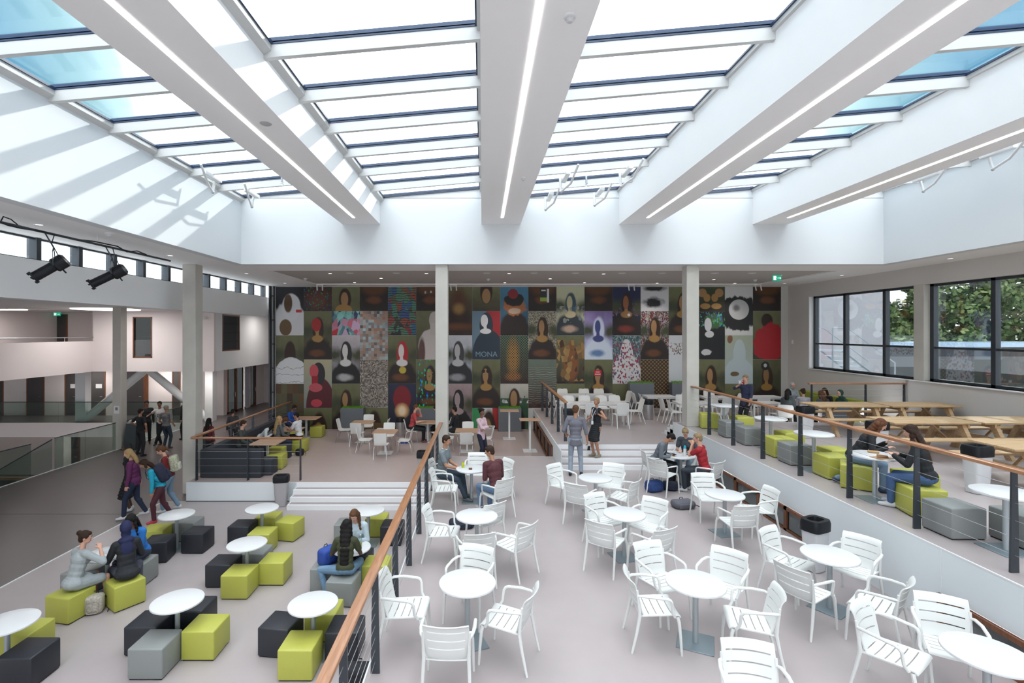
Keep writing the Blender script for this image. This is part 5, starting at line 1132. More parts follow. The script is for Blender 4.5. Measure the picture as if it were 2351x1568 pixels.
# lounge
_, d = person('woman in grey knit dress with dark hair bun, seated with her back to the camera', -6.70, 8.22, ZB, 68, 1.68, 'f', 'sit', .43, lean=14, head=(42,0), hands=[(-.12,.36,.80),(.20,.30,1.06)], elbow=[(-.5,-.4,-.8),(.6,-.3,-1)], curl=55, hair='bun', hc='dark', sk='fair', topc=(.34,.37,.38), sleeve='elbow', leg='skirt', legc=(.34,.37,.38), shoec=(.1,.04,.03), feet=[(-.12,.40,.08),(.12,.44,.08)])
_, d = person('woman in navy headscarf and black jacket, seated with her back to the camera', -6.10, 8.60, ZB, 132, 1.70, 'f', 'sit', .43, lean=12, head=(10,8), hands=[(-.16,.36,.80),(.14,.36,.80)], hair='hijab', hc='dark', sk='brown', topc=(.014,.015,.019), hem=.10, legc=(.07,.07,.10), shoec=(.6,.6,.62), feet=[(-.12,.36,.08),(.22,.30,.08)])
_, d = person('young woman with long black hair, glasses and bright blue striped jacket facing the camera', -6.40, 9.42, ZB, 262, 1.68, 'f', 'sit', .43, lean=18, head=(8,12), hands=[(-.05,.42,.82),(.14,.44,.80)], curl=50, hair='long', hc='black', sk='brown', topc=(.02,.16,.50), legc=DJEAN)
m = MB()
for q in (-1, 1):
    c = (d['HCn']+d['hf']*.098+d['hx']*q*.031+d['hu']*.004)*d['s']; pts = [c+(d['hx']*cos(a)*.024+d['hu']*sin(a)*.019)*d['s'] for a in [2*pi*k/12 for k in range(13)]]; m.tube(pts, .002, 5)
m.tube([(d['HCn']+d['hf']*.098-d['hx']*.008)*d['s'], (d['HCn']+d['hf']*.098+d['hx']*.008)*d['s']], .002, 5); m.build('glasses', STEEL, _)
person('young woman with long straight brown hair in pale blue sweater, smiling down', -2.38, 9.62, ZB, 268, 1.72, 'f', 'sit', .43, lean=16, head=(4,20), hands=[(-.10,.36,.80),(.14,.36,.80)], hair='long', hc='brown', sk='fair', topc=(.46,.55,.60), legc=NAVY, curl=45)
_, d = person('young woman with very long black braids in olive T-shirt, back to the camera', -2.38, 8.70, ZB, 92, 1.70, 'f', 'sit', .43, lean=8, head=(-4,6), hands=[(-.18,.34,.80),(.14,.36,.82)], feet=[(-.34,.05,.08),(.16,.36,.08)], knee=[(-1,.6,.6),(.15,.6,1)], hair='braids', hc='black', sk='dark', topc=(.045,.05,.022), sleeve='short', legc=(.14,.24,.36), shoec=(.3,.2,.14))
# walking group
_, d = person('woman with shoulder-length blond hair in purple sweater and jeans, walking away left', -8.72, 12.55, ZB, 200, 1.72, 'f', lean=6, head=(-10,14), hands=[(-.24,.10,.84),(.30,-.06,.84)], feet=[(-.09,.20,.08),(.10,-.24,.10)], hair='bob', hc='blond', sk='fair', topc=(.115,.018,.085), hem=.06, legc=(.015,.024,.055), shoec=(.62,.62,.64), build=1.12)
_, d = person('girl with dark hair in bright turquoise jacket bending forward under a backpack', -7.90, 12.3, ZB, 214, 1.64, 'f', lean=26, head=(-6,22), hands=[(-.18,.20,.74),(.22,.12,.74)], feet=[(-.09,.14,.08),(.10,-.26,.10)], hair='bob', hc='dark', sk='mid', topc=(.012,.33,.47), legc=(.07,.016,.025), shoec=(.45,.03,.06))
backpack('navy checked school backpack on the girl in turquoise', d, mat('navy_check_canvas', (.018,.02,.045), .8, var=.6, nscale=14), (.17,.12,.23))
_, d = person('girl with tied brown hair in dark red sweater and light jeans walking with head down', -8.12, 13.0, ZB, 200, 1.72, 'f', lean=10, head=(-4,28), hands=[(-.20,.12,.86),(.24,.0,.84)], feet=[(-.09,.12,.08),(.10,-.20,.10)], hair='pony', hc='brown', sk='fair', topc=(.17,.012,.014), legc=(.18,.28,.38), shoec=(.6,.6,.6))
backpack('cream and black patterned backpack on the girl in dark red', d, mat('leopard_canvas', (.42,.42,.30), .8, var=.95, nscale=28), (.15,.10,.21), m2=mat('cream_strap', (.55,.55,.46), .8))
person('person in long black coat and white shoes mostly hidden by the purple sweater', -9.15, 13.05, ZB, 195, 1.72, 'f', lean=6, head=(0,6), hair='hijab', hc='black', sk='dark', topc=BLK, leg='coat', legc=BLK, shoec=(.62,.62,.64))
# standing men by the left columns
person('young man in black T-shirt with hand on hip, dark trousers, back to the camera', -12.9, 18.9, ZB, 70, 1.74, 'm', head=(10,0), hands=[(-.36,.12,1.08),(.24,.06,.98)], elbow=[(-.8,-.4,-.6),(1,-.5,-.2)], feet=[(-.16,.0,.08),(.26,-.12,.08)], hair='short', hc='black', sk='mid', topc=BLK, sleeve='short', legc=(.010,.011,.018), shoec=BLK, near=False)
_, d = person('young man in printed white T-shirt leaning his elbow, legs crossed, facing the camera', -13.2, 20.6, ZB, 275, 1.78, 'm', side=6, head=(-10,0), hands=[(-.22,.10,.86),(.44,.10,1.22)], elbow=[(-.5,-.7,-.6),(.6,-.2,-.4)], feet=[(.16,.12,.08),(.02,-.02,.08)], hair='short', hc='black', sk='brown', topc=(.60,.57,.56), sleeve='short', legc=BLK, shoec=(.03,.03,.03), near=False)
m = MB(); pts = [((d['P0']+d['u']*.28+d['fw']*.122)+(d['rt']*cos(a)+d['u']*sin(a))*.065)*d['s'] for a in [2*pi*k/14 for k in range(15)]]; m.tube(pts, .009, 5); m.tube([((d['P0']+d['u']*.28+d['fw']*.124)+d['rt']*q*.05-d['u']*.03*q)*d['s'] for q in (-1,1)], .008, 5); m.build('shirt_print', BLACKP, _)
person('grey-haired man in grey T-shirt and jeans standing with his back to the camera', -12.55, 19.9, ZB, 80, 1.72, 'm', head=(14,-4), hands=[(-.22,.14,.98),(.22,.14,.98)], hair='short', hc='grey', sk='mid', topc=(.19,.185,.19), sleeve='short', legc=(.03,.045,.07), shoec=(.08,.05,.03), near=False, build=1.08)
_, d = person('tall young man in black with a round black backpack standing beside the second column', -12.75, 21.6, ZB, 160, 1.82, 'm', head=(8,0), hair='short', hc='dark', sk='fair', topc=BLK, legc=BLK, shoec=BLK, near=False, feet=[(-.1,.1,.08),(.1,-.16,.08)])
backpack('round black backpack on the tall young man in black', d, mat('black_canvas', (.01,.01,.014), .8, var=.3), (.15,.12,.20))
person('person in black standing behind the dark kiosk beside the farthest column', -14.0, 20.9, ZB, 300, 1.76, 'm', hair='short', hc='black', sk='brown', topc=(.02,.02,.022), legc=BLK, shoec=BLK, near=False)
t = thing('kiosk', 'dark slanted kiosk standing beside the farthest left concrete column', 'kiosk', (-13.95, 19.95, ZB))
MB().hexa([(-.24,-.15,0),(.24,-.15,0),(-.24,.15,0),(.24,.15,0),(-.20,-.05,1.0),(.20,-.05,1.0),(-.20,.15,1.12),(.20,.15,1.12)]).build('body', DARKM, t); MB().box(-.34,.34,-.22,.22,0,.02).build('base_plate', DARKM, t); MB().hexa([(-.17,-.06,1.01),(.17,-.06,1.01),(-.17,.13,1.12),(.17,.13,1.12),(-.17,-.06,1.02),(.17,-.06,1.02),(-.17,.13,1.13),(.17,.13,1.13)]).build('screen', mat('grey_screen', (.3,.32,.33), .2), t)
# booth people
person('person with long black hair in dark red top, seen from behind beyond the oak handrail', -9.55, 17.5, ZB, 75, 1.62, 'f', hair='long', hc='black', sk='mid', topc=(.10,.012,.018), legc=BLK, near=False)
person('person with black hair tied up in a grey jacket walking beyond the booth', -9.75, 19.6, ZB, 100, 1.62, 'f', hair='bun', hc='black', sk='mid', topc=(.04,.04,.045), legc=BLK, near=False)
person('young man with brown hair leaning low in the booth corner, face turned right', -7.5, 15.55, ZC, 10, 1.70, 'm', 'sit', .46, lean=4, head=(-10,10), hair='short', hc='dark', sk='fair', topc=(.05,.06,.06), legc=BLK, near=False)
person('person in white top with long black hair bent over the booth table', -7.45, 16.9, ZC, -20, 1.66, 'f', 'sit', .46, lean=50, head=(0,40), hands=[(-.10,.62,.78),(.14,.60,.78)], hair='long', hc='black', sk='mid', topc=(.6,.62,.64), legc=BLK, near=False)
person('person in denim shirt with brown hair bent over the booth table', -7.45, 17.75, ZC, -10, 1.66, 'f', 'sit', .46, lean=45, head=(0,35), hands=[(-.10,.62,.78),(.14,.60,.78)], hair='bob', hc='brown', sk='fair', topc=(.20,.28,.32), legc=DJEAN, near=False)
person('girl with long blond hair in grey hoodie seated in the booth', -6.75, 16.48, ZC, 50, 1.64, 'f', 'sit', .46, lean=6, head=(20,0), hair='long', hc='blond', sk='fair', topc=(.09,.095,.10), legc=DJEAN, near=False)
person('boy in royal blue hoodie sitting at the booth table nearest the mural', -7.45, 19.4, ZC, -20, 1.62, 'm', 'sit', .46, lean=14, head=(-10,18), hands=[(-.10,.40,.80),(.12,.42,.80)], hair='short', hc='black', sk='brown', topc=(.015,.07,.33), legc=DJEAN, near=False)
person('boy in white T-shirt and black trousers sitting on a lime stool in the booth', -6.32, 17.3, ZC, 170, 1.70, 'm', 'sit', .43, lean=8, head=(-20,4), hands=[(-.10,.40,.86),(.16,.38,.98)], hair='short', hc='black', sk='mid', topc=(.64,.65,.67), sleeve='short', legc=BLK, shoec=BLK, near=False)
# right side
_, d = person('older man with grey-blond hair in navy shirt drinking from a white cup, standing', 8.95, 17.0, ZD, 200, 1.80, 'm', head=(-8,4), hands=[(-.24,.10,.86),(.02,.25,1.46)], elbow=[(-.5,-.7,-.6),(.9,.2,-.7)], curl=55, hair='messy', hc='ashblond', sk='fair', topc=(.03,.038,.085), sleeve='elbow', hem=.16, legc=BLK, shoec=BLK, near=False, build=1.1)
cup('white cup at the mouth of the man in the navy shirt', wpt(d, (-.02,.30,1.50)), .045, .10)
person('girl with long curly auburn hair in black top and jeans leaning over the white table', 6.66, 8.98, ZE, 328, 1.68, 'f', 'sit', .43, lean=32, head=(-16,14), hands=[(-.10,.48,.84),(.20,.46,.80)], feet=[(-.05,-.26,.10),(.24,.40,.08)], knee=[(-.4,.8,.3),(.2,.6,1)], hair='curly', hc='red', sk='fair', topc=BLK, legc=(.16,.24,.34), shoec=(.03,.05,.10))
person('girl with long straight dark brown hair in black top and blue jeans, white sneakers', 6.78, 7.62, ZE, 128, 1.68, 'f', 'sit', .43, lean=14, head=(-6,12), hands=[(-.12,.40,.86),(.16,.38,.84)], feet=[(-.10,.44,.08),(.14,.46,.08)], hair='long', hc='dark', sk='fair', topc=BLK, legc=(.05,.10,.22), shoec=(.62,.62,.64))
person('woman with black hair in grey-green denim jacket seated at the far right tables', 10.25, 16.85, ZD, 40, 1.66, 'f', 'sit', .46, lean=10, head=(-20,10), hair='bob', hc='black', sk='fair', topc=(.07,.085,.09), legc=BLK, near=False)
person('woman with dark hair bun in lilac-grey top seated at the far right tables', 10.85, 16.9, ZD, 60, 1.66, 'f', 'sit', .46, lean=12, head=(-30,6), hair='bun', hc='dark', sk='fair', topc=(.34,.33,.38), legc=BLK, near=False)
person('woman in pale grey headscarf facing the camera behind the charcoal bench', 11.7, 18.9, ZD, 262, 1.66, 'f', 'sit', .46, lean=4, hair='hijab', hc='grey', sk='fair', topc=(.30,.33,.36), legc=BLK, near=False)
person('person with brown hair leaning over the low table behind the charcoal bench', 11.35, 16.55, ZD, 90, 1.64, 'f', 'sit', .46, lean=18, head=(0,12), hair='bob', hc='brown', sk='fair', topc=(.05,.055,.065), legc=BLK, near=False)
person('woman with long dark brown hair in black, seated in the lime booth', 12.15, 17.6, ZD, 205, 1.64, 'f', 'sit', .46, lean=14, head=(0,16), hair='long', hc='dark', sk='fair', topc=BLK, legc=BLK, near=False)
person('person in dark green hood seated in the lime booth nearest the picnic tables', 12.1, 16.75, ZD, 190, 1.64, 'f', 'sit', .46, lean=12, head=(0,10), hair='hood', hc='brown', sk='fair', topc=(.012,.05,.035), legc=BLK, near=False)
# ------------------------------------------------------------------ small things
def floorbag(label, x, y, z, rot, size, m_, m2=None):
    o = MB(); a, b_, c_ = size; o.rbox(-a, a, -b_, b_, 0, c_, min(c_*.45, b_*.6), 4); o = o.build('backpack', m_); o.location = (x, y, z); o.rotation_euler.z = radians(rot); tag(o, label, 'backpack')
    MB().rbox(-a*.7, a*.7, -b_*1.12, -b_*.7, c_*.1, c_*.75, c_*.15, 3).build('front_pocket', m2 or m_, o)
    MB().tube([(a*.5,b_*.6,c_*.8),(a*.9,b_*1.1,c_*.7),(a*1.3,b_*1.2,.02),(a*1.5,-b_*.5,.012)], .010, 6, flat=.5).build('strap', BLACKP, o)
    MB().tube([(-.04,b_*.5,c_),(-.03,b_*.5,c_+.035),(.03,b_*.5,c_+.035),(.04,b_*.5,c_)], .007, 6).build('grab_handle', BLACKP, o)
floorbag('blue patterned backpack on the floor beside the boy in the raglan shirt', 4.10, 11.95, ZA, 20, (.21,.14,.26), mat('blue_pattern_canvas', (.02,.05,.17), .8, var=.9, nscale=30))
floorbag('dark navy bag on the floor beside the feet of the boy in the raglan shirt', 4.52, 12.05, ZA, -20, (.18,.12,.20), mat('navy_canvas', NAVY, .8, var=.3))
floorbag('grey backpack lying on the floor near the low brown windows', 4.35, 10.85, ZA, 10, (.24,.15,.16), mat('grey_canvas', (.11,.11,.13), .8, var=.3))
floorbag('dark navy backpack lying between the first tables on the left', -.40, 9.75, ZA, 12, (.24,.15,.16), mat('navy_canvas', NAVY, .8, var=.3))
floorbag('black backpack with white label lying beside the chair of the man in maroon', .0, 9.98, ZA, -15, (.18,.15,.24), mat('black_canvas', (.01,.01,.014), .8, var=.3), mat('black_canvas', (.01,.01,.014), .8))
floorbag('royal blue school bag held against the woman in the pale blue sweater', -2.82, 9.16, ZB+.42, 60, (.18,.12,.30), mat('royal_blue_canvas', (.02,.06,.30), .7, var=.5, nscale=8))
floorbag('brown strappy handbag on the floor beside the woman in olive', -2.78, 8.42, ZB, 40, (.14,.09,.16), mat('brown_leather', (.10,.045,.03), .5))
floorbag('white wicker-patterned bag on the floor between two lime stools', -6.42, 8.30, ZB, 20, (.13,.10,.30), mat('wicker_pattern', (.42,.38,.33), .8, var=.7, nscale=40))
floorbag('black bag on the floor beneath the front rail end of the lounge', -1.62, 6.55, ZB, 0, (.20,.13,.30), mat('black_canvas', (.01,.01,.014), .8, var=.3))
floorbag('black bag on the floor beside the boy in the white T-shirt', -6.1, 16.75, ZC, 0, (.13,.09,.22), mat('black_canvas', (.01,.01,.014), .8, var=.3))
floorbag('blue bag on the floor beneath the chair of the man in red', -2.9, 18.6, ZC, 0, (.15,.10,.12), mat('royal_blue_canvas', (.02,.06,.30), .7, var=.5, nscale=8))
TZ = .742
t = thing('drink_can', 'yellow and green drink can on the table between the two young men', 'can', (-.43, 11.3, TZ)); MB().lathe([(0,0),(.028,0),(.033,.008),(.033,.11),(.027,.122),(0,.122)], 20).build('can_body', mat('yellow_green_print', (.55,.60,.05), .3, metal=.2, var=.7, nscale=25), t); MB().cyl(0,0,.1215,.124,.025,n=16).build('can_lid', STEEL, t)
o = MB().rbox(-.04,.04,-.03,.03,0,.035,.014,3).build('snack', mat('brown_snack', (.13,.05,.02), .6, var=.5, nscale=40)); o.location = (-.26,11.13,TZ); tag(o, 'small brown snack on the table between the two young men', 'snack')
t = thing('water_bottle', 'white drinking bottle with turquoise cap on the table of the three students', 'bottle', (4.99,12.33,TZ)); MB().lathe([(0,0),(.036,0),(.038,.01),(.037,.17),(.030,.20),(0,.20)], 20).build('bottle_body', WHITET, t); MB().lathe([(0,.195),(.036,.195),(.036,.225),(.020,.245),(.012,.268),(0,.27)], 20).build('cap', mat('turquoise_plastic', (.02,.35,.50), .4), t)
o = MB().rbox(-.036,.036,-.07,.07,0,.009,.003,1).build('phone', BLACKP); o.location = (5.10,12.50,TZ); o.rotation_euler.z = .9; tag(o, 'black phone lying on the table of the three students', 'phone')
o = MB().box(-.10,.10,-.07,.07,0,.004).build('napkin', WHITET); o.location = (4.72,12.55,TZ); o.rotation_euler.z = .3; tag(o, 'white napkin on the table of the three students', 'napkin')
o = MB().rbox(-.04,.04,-.010,.010,.004,.018,.005,2).build('snack', mat('brown_snack', (.13,.05,.02), .6)); o.location = (4.74,12.54,TZ); tag(o, 'dark snack bar on the white napkin', 'snack')
def clear_bottle(label, p, col=(.75,.8,.8), liquid=(.6,.55,.12), h=.2):
    t = thing('drink_bottle', label, 'bottle', p); MB().lathe([(0,0),(.030,0),(.032,.01),(.032,h*.62),(.013,h*.85),(.013,h),(0,h)], 18).build('bottle_body', glass('clear_plastic', (.8,.85,.85), .15, .5), t); MB().lathe([(0,.005),(.028,.005),(.028,h*.35),(0,h*.35)], 16).build('drink', mat('drink_%.1f' % liquid[0], liquid, .3), t); MB().cyl(0,0,h,h+.015,.015,n=12).build('cap', WHITET, t)
clear_bottle('small clear bottle of yellow drink on the table of the two long-haired women', (-2.22,9.13,ZB+TZ))
clear_bottle('blue-tinted water bottle on the booth table before the blond girl', (-6.95,17.2,ZC+.74), liquid=(.1,.4,.7))
o = MB().rbox(-.036,.036,-.07,.07,0,.009,.003,1).build('phone', BLACKP); o.location = (-6.7,17.3,ZC+.74); tag(o, 'black phone lying on the booth table beside the bottle', 'phone')
o = MB(); o.box(-.15,.15,-.21,.21,0,.003); o = o.build('paper_sheet', WHITET); o.location = (-6.62,8.78,ZB+TZ); o.rotation_euler.z = .4; tag(o, 'white paper sheet on the table of the three young women', 'paper')
o = MB(); o.box(-.15,.15,-.21,.21,0,.003); o = o.build('paper_sheet', mat('paper_grey', (.6,.6,.62), .7)); o.location = (-6.55,9.0,ZB+TZ+.004); o.rotation_euler.z = -.3; tag(o, 'greyish paper sheet before the woman in blue', 'paper')
m = MB(); m.hexa([(-.14,-.09,0),(.14,-.09,0),(-.14,.09,0),(.14,.09,0),(-.14,-.09,.01),(.14,-.09,.01),(-.14,.09,.01),(.14,.09,.01)]); m.hexa([(-.14,-.03,.01),(.08,-.05,.01),(-.13,-.02,.01),(.09,-.04,.01),(-.16,-.05,.08),(.03,-.07,.05),(-.15,-.04,.08),(.04,-.06,.05)])
o = m.build('paper_bag', mat('brown_paper', (.45,.27,.15), .8, var=.1)); o.location = (6.40,8.02,ZE+TZ); o.rotation_euler.z = .2; tag(o, 'crumpled brown paper bag on the table of the two girls in black', 'bag')
o = MB().rbox(-.08,.08,-.03,.03,0,.04,.018,3).build('sandwich', mat('bread', (.50,.30,.14), .8, var=.2)); o.location = (6.52,8.35,ZE+TZ); o.rotation_euler.z = -.5; tag(o, 'bread roll on the table of the two girls in black', 'sandwich')
o = MB().box(-.105,.105,0,.004,-.15,.15).build('notice', WHITET); o.location = (-14.45,19.795,.72); tag(o, 'white paper notice taped to the farthest left column', 'notice'); MB().box(-.05,.05,-.003,0,-.02,.10).build('notice_print', mat('grey_print', (.2,.2,.22), .7), o)
# ------------------------------------------------------------------ ceiling fittings
def dl(x, y, z, warm, label, name='downlight'):
    t = thing(name, label, 'ceiling light', (x, y, z), 0, 'round downlights')
    MB().lathe([(.055,0),(.075,-.006),(.080,0),(.055,.002)], 20).build('trim_ring', WHITEM, t)
    MB().lathe([(0,-.001),(.055,-.001),(.055,.003),(0,.003)], 16).build('lens', WARML if warm else LAMP, t)
    if warm and z > 5:
        sd = bpy.data.lights.new('downlight_lamp', 'SPOT'); so = bpy.data.objects.new('lamp', sd); COL.objects.link(so); so.parent = t; so.location = (0,0,-.02)
        sd.energy = 70; sd.spot_size = radians(115); sd.spot_blend = .9; sd.shadow_soft_size = .05; sd.color = (1, .93, .86)
def px_ceil(px, py, z): Y = (z-EYE)*F/(762-py); return ((px-1107)*Y/F, Y)
for (px, py, lab) in [(758,628,'warm downlight in the grey ceiling panel, front row, leftmost'),(875,639,'warm downlight in the grey ceiling panel, second row, left'),(814,648.5,'warm downlight in the grey ceiling panel, back row, leftmost'),(979,628,'warm downlight in the grey ceiling panel just left of the middle column'),
  (1169,628,'warm downlight in the grey ceiling panel, right of the middle column, front row'),(1263,640,'warm downlight in the grey ceiling panel, second row, middle'),(1159,649,'warm downlight in the grey ceiling panel, right of the middle column, back row'),(1342,649,'warm downlight in the grey ceiling panel, back row, middle'),(1386,629,'warm downlight in the grey ceiling panel, front row, middle'),
  (1508.6,650,'warm downlight in the grey ceiling panel left of the right column, back row'),(1639,642,'warm downlight in the grey ceiling panel right of the right column, second row'),(1684,651,'warm downlight in the grey ceiling panel right of the right column, back row'),(1791,632,'warm downlight beside the green exit sign')]:
    x, y = px_ceil(px, py, CE+.04); y = min(y, 20.4); dl(x, y, CE+.04, True, lab)
for (px, py, lab) in [(90,516,'double white downlight at the far left of the ring ceiling'),(391,587,'white downlight on the ring ceiling left of the second column'),(566,628,'white downlight on the ring ceiling right of the second column'),(654,650,'white downlight on the ceiling corner above the mural, left'),(1933,632,'white downlight on the ceiling right of the grey panel'),(1801,651,'white downlight on the ceiling corner above the mural, right'),(2182,594,'white downlight on the ring ceiling at the far right')]:
    x, y = px_ceil(px, py, CE); dl(x, min(y, 21.1), CE, False, lab)
def disc(px, py, z, r, lab, cat, nm, m_=WHITEM):
    x, y = px_ceil(px, py, z); o = MB().lathe([(0,-.012),(r*.8,-.012),(r,0),(0,0)], 24).build(nm, m_); o.location = (x, y, z); tag(o, lab, cat)
disc(610, 284, ZBM, .085, 'flat round loudspeaker grille on the beam left of the middle one', 'loudspeaker', 'ceiling_speaker', mat('grey_grille', (.45,.45,.46), .6))
for i, px in enumerate((803, 910, 1117, 1226, 1321, 1428, 1520, 1641, 1727)):
    disc(px, 627, CE+.04, .13, 'flat round vent plate %s in the front row of the grey ceiling panel' % ['farthest left','second from left','third from left','fourth from left','middle','fourth from right','third from right','second from right','farthest right'][i], 'ceiling vent', 'ceiling_vent')
def smoke(px, py, z, s, lab):
    x, y = px_ceil(px, py, z); t = thing('smoke_detector', lab, 'smoke detector', (x, y, z), 0, 'smoke detectors')
    MB().lathe([(0,0),(.055*s,0),(.055*s,-.018*s),(.048*s,-.022*s),(0,-.022*s)], 20).build('base', WHITEM, t)
    MB().lathe([(.030*s,-.02*s),(.036*s,-.045*s),(.022*s,-.06*s),(0,-.062*s)], 20).build('sensor_head', mat('pale_grey_plastic', (.6,.6,.62), .4), t)
for (px, py, z, s, lab) in [(1308,36,ZBM,1.1,'white smoke detector under the middle beam, near the top of the picture'),(1201,408,ZBM,1.0,'white smoke detector under the far part of the middle beam'),(251,535,CE,1.3,'white smoke detector on the ring ceiling at the left'),(701,639,CE+.04,1.3,'white smoke detector on the grey ceiling panel, left'),(1121,640,CE+.04,1.3,'white smoke detector on the grey ceiling panel, right of the middle column'),(1734,642,CE+.04,1.3,'white smoke detector on the grey ceiling panel, far right')]: smoke(px, py, z, s, lab)
# double-arm wall-wash luminaires at the mural head
for i, px in enumerate((734, 1041, 1449, 1740)):
    x = (px-1107)*20.6/F; t = thing('wall_washer', 'white double-rod picture light above the mural, %s' % ['leftmost','right of the middle column','left of the right column','rightmost'][i], 'ceiling light', (x, 20.6, CE), 0, 'picture lights above the mural')
    MB().box(-.14,.14,-.02,.02,-.03,0).build('rail', WHITEM, t)
    for q in (-.11, .11): MB().tube([(q,0,-.03),(q+.02,-.04,-.24)], .026, 10).build('lamp_head', WHITEM, t)
# exit signs
def exit_sign(lab, x, y, z, w=.34, h=.17, ang=0):
    t = thing('exit_sign', lab, 'exit sign', (x, y, z), ang); g = mat('exit_green', (.0,.25,.14), .4, var=0, emit=(.01,.35,.22), estr=.5); wh = mat('exit_white', (.8,.85,.8), .4, var=0, emit=(.8,1,.9), estr=.5)
    MB().box(-w/2, w/2, -.012, .012, -h, 0).build('sign_plate', g, t)
    m = MB(); y0 = -.014; m.box(-w*.40,-w*.12,y0,y0+.002,-h*.85,-h*.15); m.build('door_symbol', wh, t)
    m = MB(); m.box(.02,.10,y0,y0+.002,-h*.55,-h*.45); m.add([(.10,y0,-h*.3),(.10,y0,-h*.7),(.15,y0,-h*.5)],[[0,1,2]]); m.build('arrow', wh, t)
    m = MB(); m.ell((-.03,y0,-h*.25),(.012,.002,.012)); m.cap((-.03,y0,-h*.35),(-.045,y0,-h*.6),.008); m.cap((-.045,y0,-h*.6),(-.02,y0,-h*.82),.006); m.cap((-.045,y0,-h*.6),(-.07,y0,-h*.75),.006); m.cap((-.03,y0,-h*.4),(.0,y0,-h*.5),.005); m.build('running_figure', wh, t)
x, y = px_ceil(1775, 632, CE+.04); exit_sign('green emergency exit sign hanging from the grey ceiling panel, right', x, 17.3, CE+.02, .30, .20)
exit_sign('green emergency exit sign over the upper gallery door, left', cx(131,25.2), 25.2, 4.78, .36, .18)
# small red and white fire sign on the mural
x = (1706-1107)*YW/F; t = thing('fire_sign', 'small red and white fire alarm sign on the mural beside the right column', 'sign', (x, YW-.02, 1.55)); MB().box(-.09,.09,-.006,.006,0,.24).build('sign_plate', mat('sign_white', (.7,.68,.66), .5), t); MB().box(-.07,.07,-.009,-.005,.02,.12).build('red_field', mat('sign_red', (.45,.01,.02), .5), t); MB().box(-.03,.07,-.009,-.005,.14,.21).build('red_arrow', mat('sign_red', (.45,.01,.02), .5), t)
o = MB().rbox(XR-.06,XR,20.9,21.0,3.3,3.46,.01,2).build('wall_sensor', WHITEM); tag(o, 'small white sensor box on the grey right wall beside the mural', 'sensor')
# ring lamp under the gallery soffit
o = MB().lathe([(0,-.03),(1.20,-.03),(1.22,0),(0,0)], 40).build('disc_light', LAMP); o.location = (-16.05,21.4,4.775); tag(o, 'large flat round ceiling light under the left soffit', 'ceiling light')
ad = bpy.data.lights.new('disc_light_lamp', 'AREA'); ad.shape = 'DISK'; ad.size = 1.5; ad.energy = 45; ad.color = (1,.95,.92); ao = bpy.data.objects.new('lamp', ad); COL.objects.link(ao); ao.parent = o; ao.location = (0,0,-.04)
for i, (lx, ly, lz, s_) in enumerate([(-17.5,26.9,1.92,'farther left'),(-21.5,26.9,1.92,'farthest left'),(-13.9,25.0,1.92,'behind the standing young men'),(-11.8,19.5,4.76,'over the standing young men'),(-11.2,27.5,4.76,'before the glazed timber doors'),(-20.2,21.5,4.76,'over the upper gallery'),(-19.5,27.0,-1.6,'on the lower floor')]):  # fill lights added to brighten the dim hall, corridor and gallery
    pl = tag(MB().rbox(lx-.6,lx+.6,ly-.12,ly+.12,lz-.03,lz+.01,.004,1).build('panel_light', LAMP), 'white corridor ceiling light, '+s_, 'ceiling light')
    ad = bpy.data.lights.new('panel_light_lamp', 'AREA'); ad.shape = 'RECTANGLE'; ad.size = 1.2; ad.size_y = .24; ad.energy = 26; ad.color = (1,.93,.88); ao = bpy.data.objects.new('lamp', ad); COL.objects.link(ao); ao.parent = pl; ao.location = (lx,ly,lz-.05)
for i, px in enumerate((70, 117)): x, y = px_ceil(px, 703+i*2, 4.78); dl(x, y, 4.78, True, 'small downlight under the left soffit, %s' % ['left one','right one'][i])
o = MB().ell((0,0,0), (.09,.09,.07)).build('security_camera', WHITEM); o.location = (cx(470,23.42),23.42,4.45); tag(o, 'white dome camera on the warm wall left of the white wall corner', 'camera')
# ------------------------------------------------------------------ stage spotlights on a cable rail
m = MB(); m.tube([(-7.55,3,5.52),(-7.55,9.0,5.50),(-7.55,10.4,5.52)], .024, 10)
t = thing('lighting_rail', 'thin dark lighting pipe with cable loops under the ceiling, upper left', 'rail')
zr = 5.53
MB().tube([(-7.6,2.5,zr),(-7.6,6,zr),(-7.6,12.2,zr)], .022, 10).build('pipe', DARKM, t)
rn = random.Random(3); pts = []
for k in range(30): pts.append((-7.6+rn.uniform(-.03,.03), 2.6+k*.3, zr+rn.uniform(-.035,.05)))
MB().tube(pts, .013, 6).build('cable', BLACKP, t)
MB().tube([(-7.6,8.2,zr+.02),(-7.62,8.1,zr+.09),(-7.6,7.95,zr+.1),(-7.6,7.9,zr)], .009, 6).build('cable_loop', BLACKP, t)
for y in (5, 7.5, 9.9, 12.0): MB().tube([(-7.6,y,zr),(-7.6,y,CE)], .008, 6).build('hanger', WHITEM, t)
